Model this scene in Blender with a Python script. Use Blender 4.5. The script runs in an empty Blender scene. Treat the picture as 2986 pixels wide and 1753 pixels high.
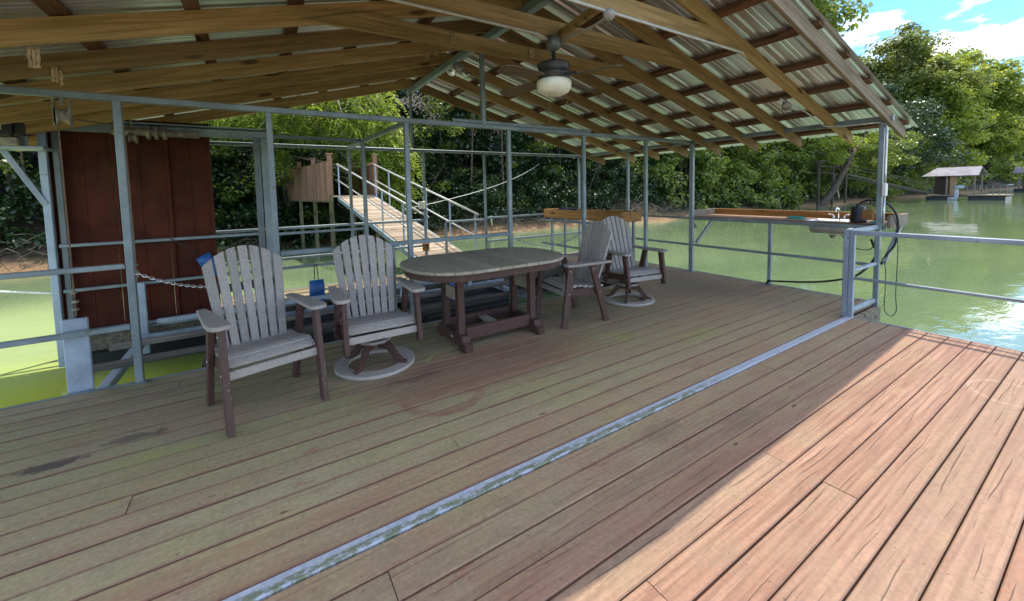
import bpy, math, random
import numpy as np
from mathutils import Vector, Matrix
R = math.radians
random.seed(7); rng = np.random.default_rng(11)
scene = bpy.context.scene
COL = scene.collection

# ------------------------------------------------------------------ camera
F_PX, CX, CY, W, H_ = 1168.63, 1488.9, 634.65, 2986.0, 1753.0
YAW, PITCH, ROLL, EYE = R(32.142), R(3.814), R(1.2115), 1.46
fwd = Vector((math.sin(YAW)*math.cos(PITCH), math.cos(YAW)*math.cos(PITCH), -math.sin(PITCH)))
rgt = Vector((math.cos(YAW), -math.sin(YAW), 0)); dwn = fwd.cross(rgt)
cr, sr = math.cos(ROLL), math.sin(ROLL)
ax, ay = rgt*cr + dwn*sr, -(rgt*(-sr) + dwn*cr)
cam = bpy.data.cameras.new('camera'); camo = bpy.data.objects.new('camera', cam); COL.objects.link(camo)
m = Matrix.Identity(4)
for i in range(3): m[i][0], m[i][1], m[i][2] = ax[i], ay[i], -fwd[i]
m[2][3] = EYE
camo.matrix_world = m
cam.sensor_width = 36; cam.lens = 36*F_PX/W
cam.shift_x = (W/2-CX)/W; cam.shift_y = -(H_/2-CY)/W
cam.clip_start = .05; cam.clip_end = 2000
scene.camera = camo

# ------------------------------------------------------------------ light
SUN = Vector((.27, .16, 1)).normalized(); EL = math.asin(SUN.z); AZ = math.atan2(SUN.x, SUN.y)
world = bpy.data.worlds.new('World'); scene.world = world; world.use_nodes = True
wn = world.node_tree; bg = wn.nodes['Background']; L = wn.links
sky = wn.nodes.new('ShaderNodeTexSky'); sky.sky_type = 'NISHITA'; sky.sun_disc = False
sky.sun_elevation = EL; sky.sun_rotation = AZ; sky.air_density = .8; sky.dust_density = .15; sky.ozone_density = 3.0
tc = wn.nodes.new('ShaderNodeTexCoord'); sx = wn.nodes.new('ShaderNodeSeparateXYZ'); L.new(tc.outputs['Generated'], sx.inputs[0])
def wm(op, a, b):
    n = wn.nodes.new('ShaderNodeMath'); n.operation = op
    for i, v in enumerate((a, b)):
        if isinstance(v, (int, float)): n.inputs[i].default_value = v
        else: L.new(v, n.inputs[i])
    return n.outputs[0]
den = wm('MAXIMUM', wm('ADD', sx.outputs[2], .12), .02)
cb = wn.nodes.new('ShaderNodeCombineXYZ')
L.new(wm('DIVIDE', sx.outputs[0], den), cb.inputs[0]); L.new(wm('DIVIDE', sx.outputs[1], den), cb.inputs[1])
cn = wn.nodes.new('ShaderNodeTexNoise'); cn.inputs['Scale'].default_value = 1.15; cn.inputs['Detail'].default_value = 7; cn.inputs['Roughness'].default_value = .58
L.new(cb.outputs[0], cn.inputs['Vector'])
crp = wn.nodes.new('ShaderNodeValToRGB'); crp.color_ramp.elements[0].position = .50; crp.color_ramp.elements[1].position = .66
L.new(cn.outputs['Fac'], crp.inputs[0])
mx = wn.nodes.new('ShaderNodeMix'); mx.data_type = 'RGBA'
L.new(crp.outputs[0], mx.inputs[0]); hs = wn.nodes.new('ShaderNodeHueSaturation'); hs.inputs['Saturation'].default_value = 1.22; hs.inputs['Value'].default_value = .94; L.new(sky.outputs[0], hs.inputs['Color']); L.new(hs.outputs[0], mx.inputs[6]); mx.inputs[7].default_value = (15.6, 15.0, 14.0, 1)
L.new(mx.outputs[2], bg.inputs[0]); bg.inputs[1].default_value = .125
sl = bpy.data.lights.new('sun', 'SUN'); sl.energy = 2.0; sl.angle = R(.55); sl.color = (1, .94, .83)
so = bpy.data.objects.new('sun', sl); COL.objects.link(so); so.location = (20, 15, 60)
so.rotation_euler = SUN.to_track_quat('Z', 'Y').to_euler()
vs = scene.view_settings; vs.view_transform = 'Standard'; vs.look = 'None'; vs.exposure = 1.80; vs.gamma = 1; vs.use_curve_mapping = False
scene.cycles.use_denoising = True; scene.cycles.max_bounces = 8; scene.cycles.diffuse_bounces = 4
scene.cycles.transparent_max_bounces = 6; scene.cycles.sample_clamp_indirect = 6

# ------------------------------------------------------------------ materials
class NT:
    def __init__(s, name):
        s.m = bpy.data.materials.new(name); s.m.use_nodes = True; s.t = s.m.node_tree
        s.b = s.t.nodes['Principled BSDF']; s.out = s.t.nodes['Material Output']
    def n(s, typ, **kw):
        nd = s.t.nodes.new('ShaderNode'+typ)
        for k, v in kw.items():
            k = k.replace('_', ' ') if not hasattr(nd, k) else k
            if hasattr(nd, k) and k not in nd.inputs: setattr(nd, k, v)
            else: s.set(nd.inputs[k], v)
        return nd
    def set(s, inp, v):
        if isinstance(v, bpy.types.NodeSocket): s.t.links.new(v, inp)
        else: inp.default_value = v
    def P(s, **kw):
        for k, v in kw.items(): s.set(s.b.inputs[k.replace('_', ' ')], v)
    def math(s, op, a, b=0.0, clamp=False):
        nd = s.t.nodes.new('ShaderNodeMath'); nd.operation = op; nd.use_clamp = clamp
        s.set(nd.inputs[0], a); s.set(nd.inputs[1], b); return nd.outputs[0]
    def mix(s, f, a, b, mode='MIX'):
        nd = s.t.nodes.new('ShaderNodeMix'); nd.data_type = 'RGBA'; nd.blend_type = mode
        s.set(nd.inputs[0], f); s.set(nd.inputs[6], a if not isinstance(a, tuple) else (*a, 1)); s.set(nd.inputs[7], b if not isinstance(b, tuple) else (*b, 1))
        return nd.outputs[2]
    def ramp(s, v, a, b, c0=0., c1=1.):
        nd = s.t.nodes.new('ShaderNodeMapRange'); nd.interpolation_type = 'SMOOTHSTEP'
        s.set(nd.inputs[0], v); nd.inputs[1].default_value = a; nd.inputs[2].default_value = b
        nd.inputs[3].default_value = c0; nd.inputs[4].default_value = c1; return nd.outputs[0]
    def pos(s): return s.n('NewGeometry').outputs['Position']
    def obj(s): return s.n('TexCoord').outputs['Object']
    def rnd(s): return s.n('ObjectInfo').outputs['Random']
    def mapv(s, v, scale=(1, 1, 1), loc=(0, 0, 0), rot=(0, 0, 0)):
        nd = s.t.nodes.new('ShaderNodeMapping'); s.set(nd.inputs[0], v)
        nd.inputs[1].default_value = loc; nd.inputs[2].default_value = rot; nd.inputs[3].default_value = scale; return nd.outputs[0]
    def shift(s, v, k=37.0):
        r = s.rnd(); c = s.n('CombineXYZ'); s.set(c.inputs[0], s.math('MULTIPLY', r, k)); s.set(c.inputs[1], s.math('MULTIPLY', r, k*1.7)); s.set(c.inputs[2], s.math('MULTIPLY', r, k*.6))
        nd = s.t.nodes.new('ShaderNodeVectorMath'); nd.operation = 'ADD'; s.set(nd.inputs[0], v); s.set(nd.inputs[1], c.outputs[0]); return nd.outputs[0]
    def noise(s, v, sc, det=4, ro=.55, dist=0.):
        nd = s.t.nodes.new('ShaderNodeTexNoise'); s.set(nd.inputs['Vector'], v); nd.inputs['Scale'].default_value = sc
        nd.inputs['Detail'].default_value = det; nd.inputs['Roughness'].default_value = ro; nd.inputs['Distortion'].default_value = dist; return nd.outputs['Fac']
    def vor(s, v, sc, feat='F1'):
        nd = s.t.nodes.new('ShaderNodeTexVoronoi'); nd.feature = feat; s.set(nd.inputs['Vector'], v); nd.inputs['Scale'].default_value = sc; return nd.outputs['Distance']
    def wave(s, v, sc, dist, det=2., dsc=1.):
        nd = s.t.nodes.new('ShaderNodeTexWave'); nd.wave_type = 'BANDS'; nd.bands_direction = 'Y'; s.set(nd.inputs['Vector'], v)
        nd.inputs['Scale'].default_value = sc; nd.inputs['Distortion'].default_value = dist; nd.inputs['Detail'].default_value = det; nd.inputs['Detail Scale'].default_value = dsc; return nd.outputs['Fac']
    def bump(s, h, st=.3, d=.01):
        nd = s.t.nodes.new('ShaderNodeBump'); nd.inputs['Strength'].default_value = st; nd.inputs['Distance'].default_value = d; s.set(nd.inputs['Height'], h)
        s.set(s.b.inputs['Normal'], nd.outputs[0])
    def blob(s, pos, c, rx, ry, edge=.25, nz=None, amp=.5):
        sp = s.n('SeparateXYZ'); s.set(sp.inputs[0], pos)
        dx = s.math('DIVIDE', s.math('SUBTRACT', sp.outputs[0], c[0]), rx); dy = s.math('DIVIDE', s.math('SUBTRACT', sp.outputs[1], c[1]), ry)
        d = s.math('SQRT', s.math('ADD', s.math('MULTIPLY', dx, dx), s.math('MULTIPLY', dy, dy)))
        if nz is not None: d = s.math('ADD', d, s.math('MULTIPLY', s.math('SUBTRACT', nz, .5), amp*2))
        return s.ramp(d, 1-edge, 1+edge, 1., 0.)

def wood_mat(name, dark, light, axis=0, rough=.75, knots=True, dirt=None, tilt=0.):
    t = NT(name); v = t.obj()
    if tilt: v = t.mapv(v, rot=(0, tilt, 0))
    v = t.shift(v)
    sc = [22, 22, 22]; sc[axis] = 1.1
    g1 = t.noise(t.mapv(v, tuple(sc)), 1.6, 6, .62, .4)
    sc2 = [9, 9, 9]; sc2[axis] = .45
    g2 = t.noise(t.mapv(v, tuple(sc2)), 1., 3, .5, 1.2)
    sc3 = [70, 70, 70]; sc3[axis] = 2.
    g3 = t.noise(t.mapv(v, tuple(sc3)), 1., 3, .6)
    c = t.mix(t.ramp(g1, .3, .7), dark, light)
    c = t.mix(t.ramp(g2, .45, .65, 0, .25), c, tuple(x*.65 for x in dark))
    c = t.mix(t.math('MULTIPLY', t.ramp(g3, .55, .75), .35), c, tuple(x*.4 for x in dark))
    if knots:
        sk = [5.5, 5.5, 5.5]; sk[axis] = 1.5
        k = t.ramp(t.vor(t.mapv(v, tuple(sk)), 1.), .09, .17, .85, 0)
        c = t.mix(k, c, tuple(x*.25 for x in dark))
    if dirt:
        c = t.mix(t.ramp(t.noise(v, 2.2, 4), .45, .75, 0, .7), c, dirt)
    rr = t.math('ADD', t.math('MULTIPLY', t.rnd(), .62), .62)
    hv = t.n('HueSaturation'); t.set(hv.inputs['Value'], rr); t.set(hv.inputs['Color'], c)
    t.P(Base_Color=hv.outputs[0], Roughness=rough, Specular_IOR_Level=.25)
    t.bump(g3, .35, .004); return t.m

def plain(name, col, rough=.5, metal=0., var=.25, nscale=8., spec=.5, bump=0., dirt=None, dirtamt=.5):
    t = NT(name); v = t.shift(t.obj(), 11)
    nz = t.noise(v, nscale, 5, .6)
    c = t.mix(t.ramp(nz, .3, .7), tuple(x*(1-var) for x in col), tuple(min(1, x*(1+var)) for x in col))
    if dirt: c = t.mix(t.ramp(t.noise(v, nscale*.45, 6, .7), .52, .72, 0, dirtamt), c, dirt)
    hv = t.n('HueSaturation'); t.set(hv.inputs['Value'], t.math('ADD', t.math('MULTIPLY', t.rnd(), .26), .86)); t.set(hv.inputs['Color'], c)
    t.P(Base_Color=hv.outputs[0], Roughness=rough, Metallic=metal, Specular_IOR_Level=spec)
    if bump: t.bump(nz, bump, .004)
    return t.m

def deck_mat():
    t = NT('deck_boards'); p = t.pos(); r = t.rnd()
    v = t.shift(p, 53); gen = t.n('TexCoord').outputs['Generated']
    gs = t.n('SeparateXYZ'); t.set(gs.inputs[0], gen); sp = t.n('SeparateXYZ'); t.set(sp.inputs[0], p)
    g1 = t.noise(t.mapv(v, (.8, 15, 1)), 1.3, 6, .6, .7)
    g3 = t.noise(t.mapv(v, (2.2, 75, 1)), 1., 4, .6)
    rings = t.wave(t.mapv(v, (.3, 5.5, 1)), 1.5, 7., 2.5, .7)
    big = t.noise(p, .9, 5, .6); mid = t.noise(p, 3.2, 6, .65); mot = t.noise(t.mapv(p, (.7, 1, 1)), 9., 7, .72); fine = t.noise(p, 45, 5, .7)
    c = t.mix(t.ramp(g1, .3, .7), (.225, .112, .072), (.35, .205, .138))
    c = t.mix(t.ramp(rings, .55, .98, 0, .42), c, (.165, .078, .05))
    c = t.mix(t.math('MULTIPLY', t.ramp(g3, .5, .72), .42), c, (.13, .07, .048))
    c = t.mix(t.ramp(r, .15, .85, 0, .40), c, (.27, .195, .135))                      # greyer boards
    c = t.mix(t.ramp(t.math('FRACT', t.math('MULTIPLY', r, 7.3)), .45, 1., 0, .5), c, (.33, .132, .082))   # redder boards
    c = t.mix(t.ramp(mid, .44, .68, 0, .5), c, (.26, .19, .125))
    c = t.mix(t.ramp(mot, .48, .70, 0, .4), c, (.19, .115, .08))
    # algae film under the roof, its colour lightened and warmed to lift the shade
    shade_film = t.math('MULTIPLY', t.ramp(sp.outputs[1], .9, 2.3, 0, 1.), t.ramp(sp.outputs[0], 6.2, 1.0, .62, 1.))
    al = t.math('ADD', t.math('MULTIPLY', big, .7), t.math('ADD', t.math('MULTIPLY', mot, .35), t.math('MULTIPLY', r, .14)))
    alg = t.math('MULTIPLY', shade_film, t.ramp(al, .36, .64, .58, .98))
    base_f = t.math('MULTIPLY', t.ramp(sp.outputs[1], .8, 1.7), t.ramp(mid, .32, .62, .35, .7))
    alg = t.math('MAXIMUM', alg, base_f)
    olive_lift = t.mix(t.ramp(t.noise(p, 1.9, 4), .4, .68), (.335, .292, .172), (.325, .312, .142))
    edge = t.math('MULTIPLY', t.ramp(t.math('ABSOLUTE', t.math('SUBTRACT', gs.outputs[1], .5)), .40, .455), t.ramp(t.noise(t.mapv(v, (1.4, 6, 1)), 1.4, 5, .7), .36, .58))
    bare = t.math('MULTIPLY', t.blob(p, (1.62, 2.92), .95, .38, .4, mid, .6), .85)
    ring0 = t.math('SUBTRACT', t.blob(p, (1.06, 2.68), .31, .31, .04, fine, .06), t.blob(p, (1.06, 2.68), .235, .235, .05, fine, .06))
    worn = t.ramp(t.noise(t.mapv(p, (1, 3.2, 1)), 2.3, 6, .72), .57, .69, 0, .6)
    bare = t.math('MAXIMUM', t.math('MAXIMUM', bare, t.math('MULTIPLY', ring0, t.ramp(mot, .3, .6, .35, .9))), t.math('MAXIMUM', worn, t.math('MULTIPLY', edge, .8)))
    c = t.mix(t.math('MULTIPLY', bare, t.ramp(sp.outputs[1], .7, 1.6, 0, .48)), c, (.20, .10, .07))
    alg = t.math('MULTIPLY', alg, t.math('MULTIPLY', t.math('SUBTRACT', 1., bare), t.ramp(t.math('ADD', t.math('MULTIPLY', g1, .6), t.math('MULTIPLY', mot, .5)), .42, .62, .62, 1.)))
    olive_lift = t.mix(t.ramp(mot, .40, .66, 0, .5), olive_lift, (.205, .175, .105)); olive_lift = t.mix(t.ramp(fine, .52, .72, 0, .4), olive_lift, (.36, .33, .225))
    c = t.mix(alg, c, olive_lift)
    ygr = t.math('MAXIMUM', t.blob(p, (2.6, 2.72), .5, .13, .5, mot, 1.2), t.blob(p, (-.35, 2.8), .75, .2, .5, mot, 1.2))
    ygr = t.math('MAXIMUM', ygr, t.blob(p, (3.6, 2.3), .3, .1, .5, mot, 1.2))
    ygr = t.math('MULTIPLY', ygr, t.ramp(t.math('FRACT', t.math('MULTIPLY', r, 3.7)), .1, .7, .35, 1.))
    c = t.mix(t.math('MULTIPLY', ygr, t.ramp(g1, .35, .6, .25, .62)), c, (.27, .285, .075))
    red = t.math('MULTIPLY', t.ramp(t.noise(t.mapv(v, (1, 2.5, 1)), 2.2, 7, .78), .625, .67), .6)
    c = t.mix(red, c, (.27, .075, .05))
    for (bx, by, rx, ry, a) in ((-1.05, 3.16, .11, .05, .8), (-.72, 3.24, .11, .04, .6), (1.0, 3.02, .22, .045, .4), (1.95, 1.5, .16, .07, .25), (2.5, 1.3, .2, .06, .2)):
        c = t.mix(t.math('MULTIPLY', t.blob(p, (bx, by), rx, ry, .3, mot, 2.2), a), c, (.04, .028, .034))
    ring1 = t.math('SUBTRACT', t.blob(p, (4.3, .44), .23, .2, .05), t.blob(p, (4.3, .44), .205, .175, .05))
    c = t.mix(t.math('MULTIPLY', t.math('MULTIPLY', ring1, mot), .32), c, (.60, .47, .36))
    
    c = t.mix(t.math('MULTIPLY', t.ramp(t.math('ABSOLUTE', t.math('SUBTRACT', gs.outputs[1], .5)), .462, .49), t.ramp(sp.outputs[1], 1.2, 2.2, .15, .55)), c, (.10, .036, .026))
    # splits, knots and specks
    cr_ = None
    for q, (a0, w0) in enumerate(((.05, .0011), (.30, .0014), (-.2, .0009))):
        n1 = t.noise(t.mapv(v, (.9, 0, 0), (q*9.3, 0, 0)), 1., 2, .5); n2 = t.noise(t.mapv(v, (7., 0, 0), (q*4.1, 0, 0)), 1., 3, .6)
        cy = t.math('ADD', t.math('MULTIPLY', n1, .85), t.math('ADD', a0, t.math('MULTIPLY', n2, .07)))
        dl = t.math('MULTIPLY', t.math('ABSOLUTE', t.math('SUBTRACT', gs.outputs[1], cy)), .14)
        wd = t.ramp(t.noise(t.mapv(v, (1.3, 0, 0), (q*5.7+3, 0, 0)), 1.1, 2), .47, .62, 0, w0*2.2)
        ln = t.ramp(t.math('SUBTRACT', dl, wd), -.0006, .0006, 1, 0); ln = t.math('MULTIPLY', ln, t.ramp(wd, .0001, .0005))
        cr_ = ln if cr_ is None else t.math('MAXIMUM', cr_, ln)
    cr_ = t.math('MULTIPLY', cr_, t.ramp(sp.outputs[1], 2.2, .9, .2, 1.))
    c = t.mix(t.math('MULTIPLY', cr_, .75), c, (.06, .034, .025))
    kn = t.vor(t.mapv(v, (1.5, 4.6, 1)), 1.)
    c = t.mix(t.ramp(kn, .09, .20, .35, 0), c, (.36, .25, .14))
    c = t.mix(t.ramp(t.math('ADD', kn, t.math('MULTIPLY', mot, .06)), .06, .085, .85, 0), c, (.055, .03, .02))
    c = t.mix(t.ramp(t.vor(p, 5.5), .018, .026, .9, 0), c, (.05, .035, .03))
    c = t.mix(t.ramp(t.vor(t.mapv(p, (1, 1, 1), (3, 7, 0)), 2.6), .012, .016, .9, 0), c, (.62, .6, .55))
    sxx = t.math('MULTIPLY', t.math('SUBTRACT', t.math('FRACT', t.math('DIVIDE', t.math('ADD', sp.outputs[0], t.math('MULTIPLY', r, .06)), .61)), .5), .61)
    syy = t.math('MULTIPLY', t.math('SUBTRACT', t.math('ABSOLUTE', t.math('SUBTRACT', gs.outputs[1], .5)), .3), .14)
    sd = t.math('SQRT', t.math('ADD', t.math('MULTIPLY', sxx, sxx), t.math('MULTIPLY', syy, syy)))
    c = t.mix(t.ramp(sd, .003, .0052, .6, 0), c, (.045, .03, .026))
    c = t.mix(t.ramp(fine, .34, .66, .30, 0), c, (.10, .075, .055))
    t.P(Base_Color=c, Roughness=t.ramp(mid, .3, .7, .65, .88), Specular_IOR_Level=.25)
    h = t.math('ADD', t.math('MULTIPLY', g3, .3), t.math('SUBTRACT', t.math('ADD', t.math('MULTIPLY', fine, .3), t.math('MULTIPLY', mot, .4)), t.math('MULTIPLY', cr_, 1.5)))
    t.bump(h, .38, .005); return t.m

def leaf_mat(name, dark, light, gloss=.4, trans=.45, warm=None):
    t = NT(name); a = t.n('Attribute'); a.attribute_name = 'tint'
    f = t.math('ADD', t.math('MULTIPLY', a.outputs['Fac'], .75), t.math('MULTIPLY', t.rnd(), .25))
    c = t.mix(f, dark, light)
    if warm: c = t.mix(t.ramp(t.noise(t.obj(), .35, 3), .5, .7, 0, .6), c, warm)
    t.P(Base_Color=c, Roughness=gloss, Specular_IOR_Level=.5)
    tr = t.n('BsdfTranslucent'); t.set(tr.inputs[0], t.mix(.5, c, tuple(min(1, x*1.5) for x in (light[0]*1.15, light[1], light[2]*.4))))
    ms = t.n('MixShader'); ms.inputs[0].default_value = trans
    t.t.links.new(t.b.outputs[0], ms.inputs[1]); t.t.links.new(tr.outputs[0], ms.inputs[2]); t.t.links.new(ms.outputs[0], t.out.inputs[0]); return t.m

def water_mat():
    t = NT('river_water'); p = t.pos()
    big = t.noise(t.mapv(p, (.12, .3, 1)), 1., 3)
    c = t.mix(t.ramp(big, .35, .7), (.106, .152, .076), (.142, .192, .098))
    c = t.mix(t.math('MULTIPLY', t.blob(p, (-3.2, 8.0), 3.2, 3.0, .6, big, .5), .8), c, (.36, .44, .19))  # pale patch puts the sun's glare into the water colour
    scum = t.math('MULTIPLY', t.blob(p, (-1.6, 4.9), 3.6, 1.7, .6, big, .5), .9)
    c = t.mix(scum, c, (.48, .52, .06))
    w1 = t.noise(t.mapv(p, (2.1, 4.2, 1), rot=(0, 0, .25)), 1.7, 3, .5, .4)
    w2 = t.noise(t.mapv(p, (.5, 1.3, 1), rot=(0, 0, -.2)), 1., 2, .5, .3)
    calm = t.ramp(t.noise(t.mapv(p, (.05, .14, 1)), 1., 3), .38, .62, .25, 1.)
    h = t.math('ADD', t.math('MULTIPLY', t.math('MULTIPLY', w1, calm), .5), w2)
    t.P(Base_Color=c, Roughness=.02, IOR=1.5, Specular_IOR_Level=.5)
    t.bump(h, .17, .06); return t.m

def mud_mat():
    t = NT('bank_soil'); p = t.pos()
    n1 = t.noise(p, .8, 6, .65); n2 = t.noise(p, 6., 6, .7)
    sp = t.n('SeparateXYZ'); t.set(sp.inputs[0], p)
    c = t.mix(t.ramp(n2, .35, .7), (.022, .018, .012), (.085, .062, .04))
    c = t.mix(t.math('MULTIPLY', t.ramp(n1, .42, .6), .8), c, (.022, .034, .012))
    c = t.mix(t.ramp(sp.outputs[2], 0., -.4, 0, .75), c, t.mix(n2, (.22, .13, .06), (.34, .22, .12)))
    t.P(Base_Color=c, Roughness=.9, Specular_IOR_Level=.2); t.bump(t.math('ADD', n2, n1), .9, .12); return t.m

def steel_mat(name, col, chips=None):
    t = NT(name); v = t.shift(t.pos(), 5)
    n1 = t.noise(v, 3.5, 5, .6); n2 = t.noise(v, 26, 5, .7)
    c = t.mix(t.ramp(n1, .3, .7), tuple(x*.78 for x in col), tuple(x*1.15 for x in col))
    c = t.mix(t.ramp(n2, .55, .72, 0, .5), c, tuple(x*.55 for x in col))
    if chips: c = t.mix(t.ramp(t.noise(v, 9, 7, .75), .61, .67, 0, .8), c, chips)
    t.P(Base_Color=c, Roughness=.48, Metallic=.25, Specular_IOR_Level=.5); t.bump(n2, .12, .002); return t.m

def strip_mat():
    t = NT('edge_angle_paint'); p = t.pos()
    sp = t.n('SeparateXYZ'); t.set(sp.inputs[0], p)
    worn = t.math('MULTIPLY', t.ramp(sp.outputs[1], 1.70, 1.685), t.ramp(t.noise(t.mapv(p, (11, 26, 1)), 1.2, 7, .8), .44, .52))
    worn = t.math('MULTIPLY', worn, t.ramp(sp.outputs[0], 3.3, 2.4))
    c = t.mix(t.ramp(t.noise(p, 30, 5, .7), .35, .7), (.27, .305, .365), (.375, .405, .46))
    c = t.mix(worn, c, t.mix(t.noise(p, 60, 3), (.07, .09, .07), (.22, .24, .15)))
    c = t.mix(t.ramp(t.noise(t.mapv(p, (7, 40, 1)), 1.6, 6, .8), .60, .64, 0, .8), c, (.08, .09, .08))
    t.P(Base_Color=c, Roughness=.65, Metallic=0., Specular_IOR_Level=.3); return t.m

def roof_mat():
    t = NT('galvanised_roofing'); p = t.pos()
    n1 = t.noise(p, 1.2, 4); n2 = t.noise(t.mapv(p, (1, 9, 1)), 2., 5, .6)
    c = t.mix(t.ramp(n1, .3, .7), (.56, .56, .56), (.74, .74, .74))
    c = t.mix(t.ramp(n2, .55, .75, 0, .35), c, (.42, .42, .40))
    t.P(Base_Color=c, Metallic=.78, Roughness=.30); return t.m

M = {}
M['deck'] = deck_mat()
M['rafter'] = wood_mat('rafter_pine', (.235, .142, .05), (.41, .262, .108), 0, .7)
M['rafter_r'] = wood_mat('rafter_pine_right', (.235, .142, .05), (.41, .262, .108), 0, .7, tilt=R(-15.1))
M['rafter_l'] = wood_mat('rafter_pine_left', (.235, .142, .05), (.41, .262, .108), 0, .7, tilt=R(15.1))
M['rafter_w'] = wood_mat('weathered_rafter', (.12, .088, .055), (.25, .185, .12), 0, .8, tilt=R(-15.1))
M['purlin'] = wood_mat('purlin_pine', (.085, .042, .02), (.18, .095, .048), 1, .8)
M['ply'] = wood_mat('counter_wood', (.16, .085, .045), (.34, .2, .115), 1, .7)
M['trough'] = wood_mat('trough_wood', (.22, .105, .03), (.42, .22, .07), 1, .7)
M['bunk'] = wood_mat('bunk_wood', (.10, .085, .07), (.25, .215, .18), 0, .85)
M['picket'] = wood_mat('picket_wood', (.17, .085, .045), (.33, .19, .115), 2, .8, dirt=(.2, .16, .10))
M['greypost'] = wood_mat('mossy_post_wood', (.075, .07, .035), (.17, .16, .085), 2, .85)
M['gang'] = wood_mat('gangway_boards', (.24, .18, .12), (.43, .34, .24), 0, .8)
M['oldwood'] = wood_mat('silvered_wood', (.12, .10, .075), (.30, .25, .19), 1, .85)
M['pier'] = wood_mat('dark_pier_wood', (.05, .042, .03), (.13, .11, .08), 0, .9)
M['steel'] = steel_mat('blue_grey_painted_steel', (.205, .245, .25), (.13, .11, .085))
M['steelchip'] = steel_mat('chipped_blue_paint_steel', (.245, .29, .34), (.06, .065, .065))
M['steeldark'] = steel_mat('weathered_dark_steel', (.13, .15, .15))
M['liftblue'] = steel_mat('pale_blue_lift_steel', (.34, .40, .46), (.16, .14, .11))
M['strip'] = strip_mat()
M['roof'] = roof_mat()
def red_mat():
    t = NT('dull_red_siding'); p = t.pos()
    st = t.noise(t.mapv(p, (14, 14, .7)), 1., 5, .6, .6); n1 = t.noise(p, 2.4, 5, .65)
    c = t.mix(t.ramp(n1, .3, .7), (.042, .010, .006), (.10, .022, .011)); c = t.mix(t.ramp(st, .5, .68, 0, .6), c, (.06, .026, .012)); c = t.mix(t.ramp(t.vor(p, 7.), .02, .03, .8, 0), c, (.25, .2, .16))
    t.P(Base_Color=c, Roughness=.7, Specular_IOR_Level=.15); t.bump(n1, .3, .02); return t.m
M['redmetal'] = red_mat()
M['grey'] = plain('weathered_grey_poly_lumber', (.335, .297, .258), .62, 0, .12, 60., .35, .1, (.19, .172, .145), .6)
M['greytop'] = plain('grey_green_poly_lumber', (.33, .288, .208), .6, 0, .15, 22., .35, .1, (.15, .155, .095), .6)
M['brown'] = plain('brown_poly_lumber', (.07, .034, .026), .58, 0, .18, 30., .35, .08, (.125, .075, .06), .35)
M['brownspot'] = None
M['black'] = plain('black_plastic', (.018, .018, .02), .45, 0, .3, 12.)
M['rubber'] = plain('black_rubber', (.012, .012, .012), .6, 0, .3, 12.)
M['white'] = plain('dusty_white_plastic', (.55, .54, .50), .5, 0, .12, 10., .4, 0, (.3, .27, .2), .4)
M['conduit'] = plain('pale_conduit', (.42, .41, .37), .45, .1, .12, 14., .4, 0, (.3, .26, .19), .4)
M['cable'] = plain('rusty_cable', (.17, .10, .06), .6, .4, .3, 40.)
M['zinc'] = plain('zinc_steel', (.48, .48, .46), .38, .8, .2, 20.)
M['ruststeel'] = plain('dirty_hardware', (.26, .23, .18), .6, .4, .35, 20., .4, .1, (.12, .07, .04), .6)
M['blue'] = plain('blue_vinyl', (.012, .09, .28), .45, 0, .3, 9.)
M['stain'] = plain('stainless_steel', (.62, .61, .57), .28, .95, .15, 6., .5, 0, (.38, .34, .27), .5)
M['chrome'] = plain('chrome', (.8, .8, .8), .12, 1., .05, 6.)
M['teal'] = plain('teal_cloth', (.03, .36, .28), .8, 0, .35, 30.)
M['fan'] = plain('grimy_fan_metal', (.045, .042, .036), .5, .4, .5, 12., .4, .1, (.16, .15, .12), .6)
M['fancap'] = plain('grey_fan_canopy', (.13, .135, .13), .45, .4, .3, 12.)
M['blade'] = wood_mat('fan_blade_laminate', (.09, .06, .035), (.17, .12, .075), 0, .55, False)
M['globe'] = plain('frosted_globe', (.72, .68, .52), .35, 0, .1, 9., .5, 0, (.45, .38, .22), .5)
M['nest'] = plain('dried_mud', (.38, .27, .15), .95, 0, .25, 40., .1, .4)
M['tag'] = plain('paper_label', (.46, .45, .40), .7, 0, .3, 30.)
M['float'] = plain('black_float', (.012, .012, .013), .6, 0, .3, 5.)
M['rope'] = plain('pale_rope', (.62, .60, .54), .85, 0, .15, 40.)
M['bark'] = plain('bark', (.075, .06, .045), .95, 0, .5, 9., .2, 1., (.16, .14, .11), .5)
M['palebark'] = plain('pale_bark', (.24, .20, .15), .9, 0, .4, 7., .2, .8, (.10, .08, .06), .5)
M['house'] = plain('dark_red_siding', (.10, .028, .022), .75, 0, .3, 4.)
M['houseroof'] = plain('dark_shingle', (.05, .035, .03), .9, 0, .3, 6.)
M['tinroof'] = plain('streaked_tin_roof', (.105, .10, .115), .6, .1, .35, 1.8, .4, 0, (.12, .11, .12), .8)
M['navy'] = plain('dark_barrel_float', (.016, .018, .03), .5, 0, .3, 3.)
M['paleblue'] = plain('pale_outboard', (.42, .50, .56), .45, 0, .15, 5.)
M['straw'] = plain('yellow_leaf', (.42, .44, .10), .7, 0, .2, 9.)
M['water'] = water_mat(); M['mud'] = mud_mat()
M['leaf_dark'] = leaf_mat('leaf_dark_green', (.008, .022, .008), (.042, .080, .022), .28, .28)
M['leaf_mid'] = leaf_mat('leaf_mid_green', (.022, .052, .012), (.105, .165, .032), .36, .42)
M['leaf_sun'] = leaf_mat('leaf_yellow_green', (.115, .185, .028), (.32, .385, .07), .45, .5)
M['leaf_warm'] = leaf_mat('leaf_olive_brown', (.06, .10, .025), (.20, .245, .06), .5, .45, (.24, .21, .08))
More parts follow.
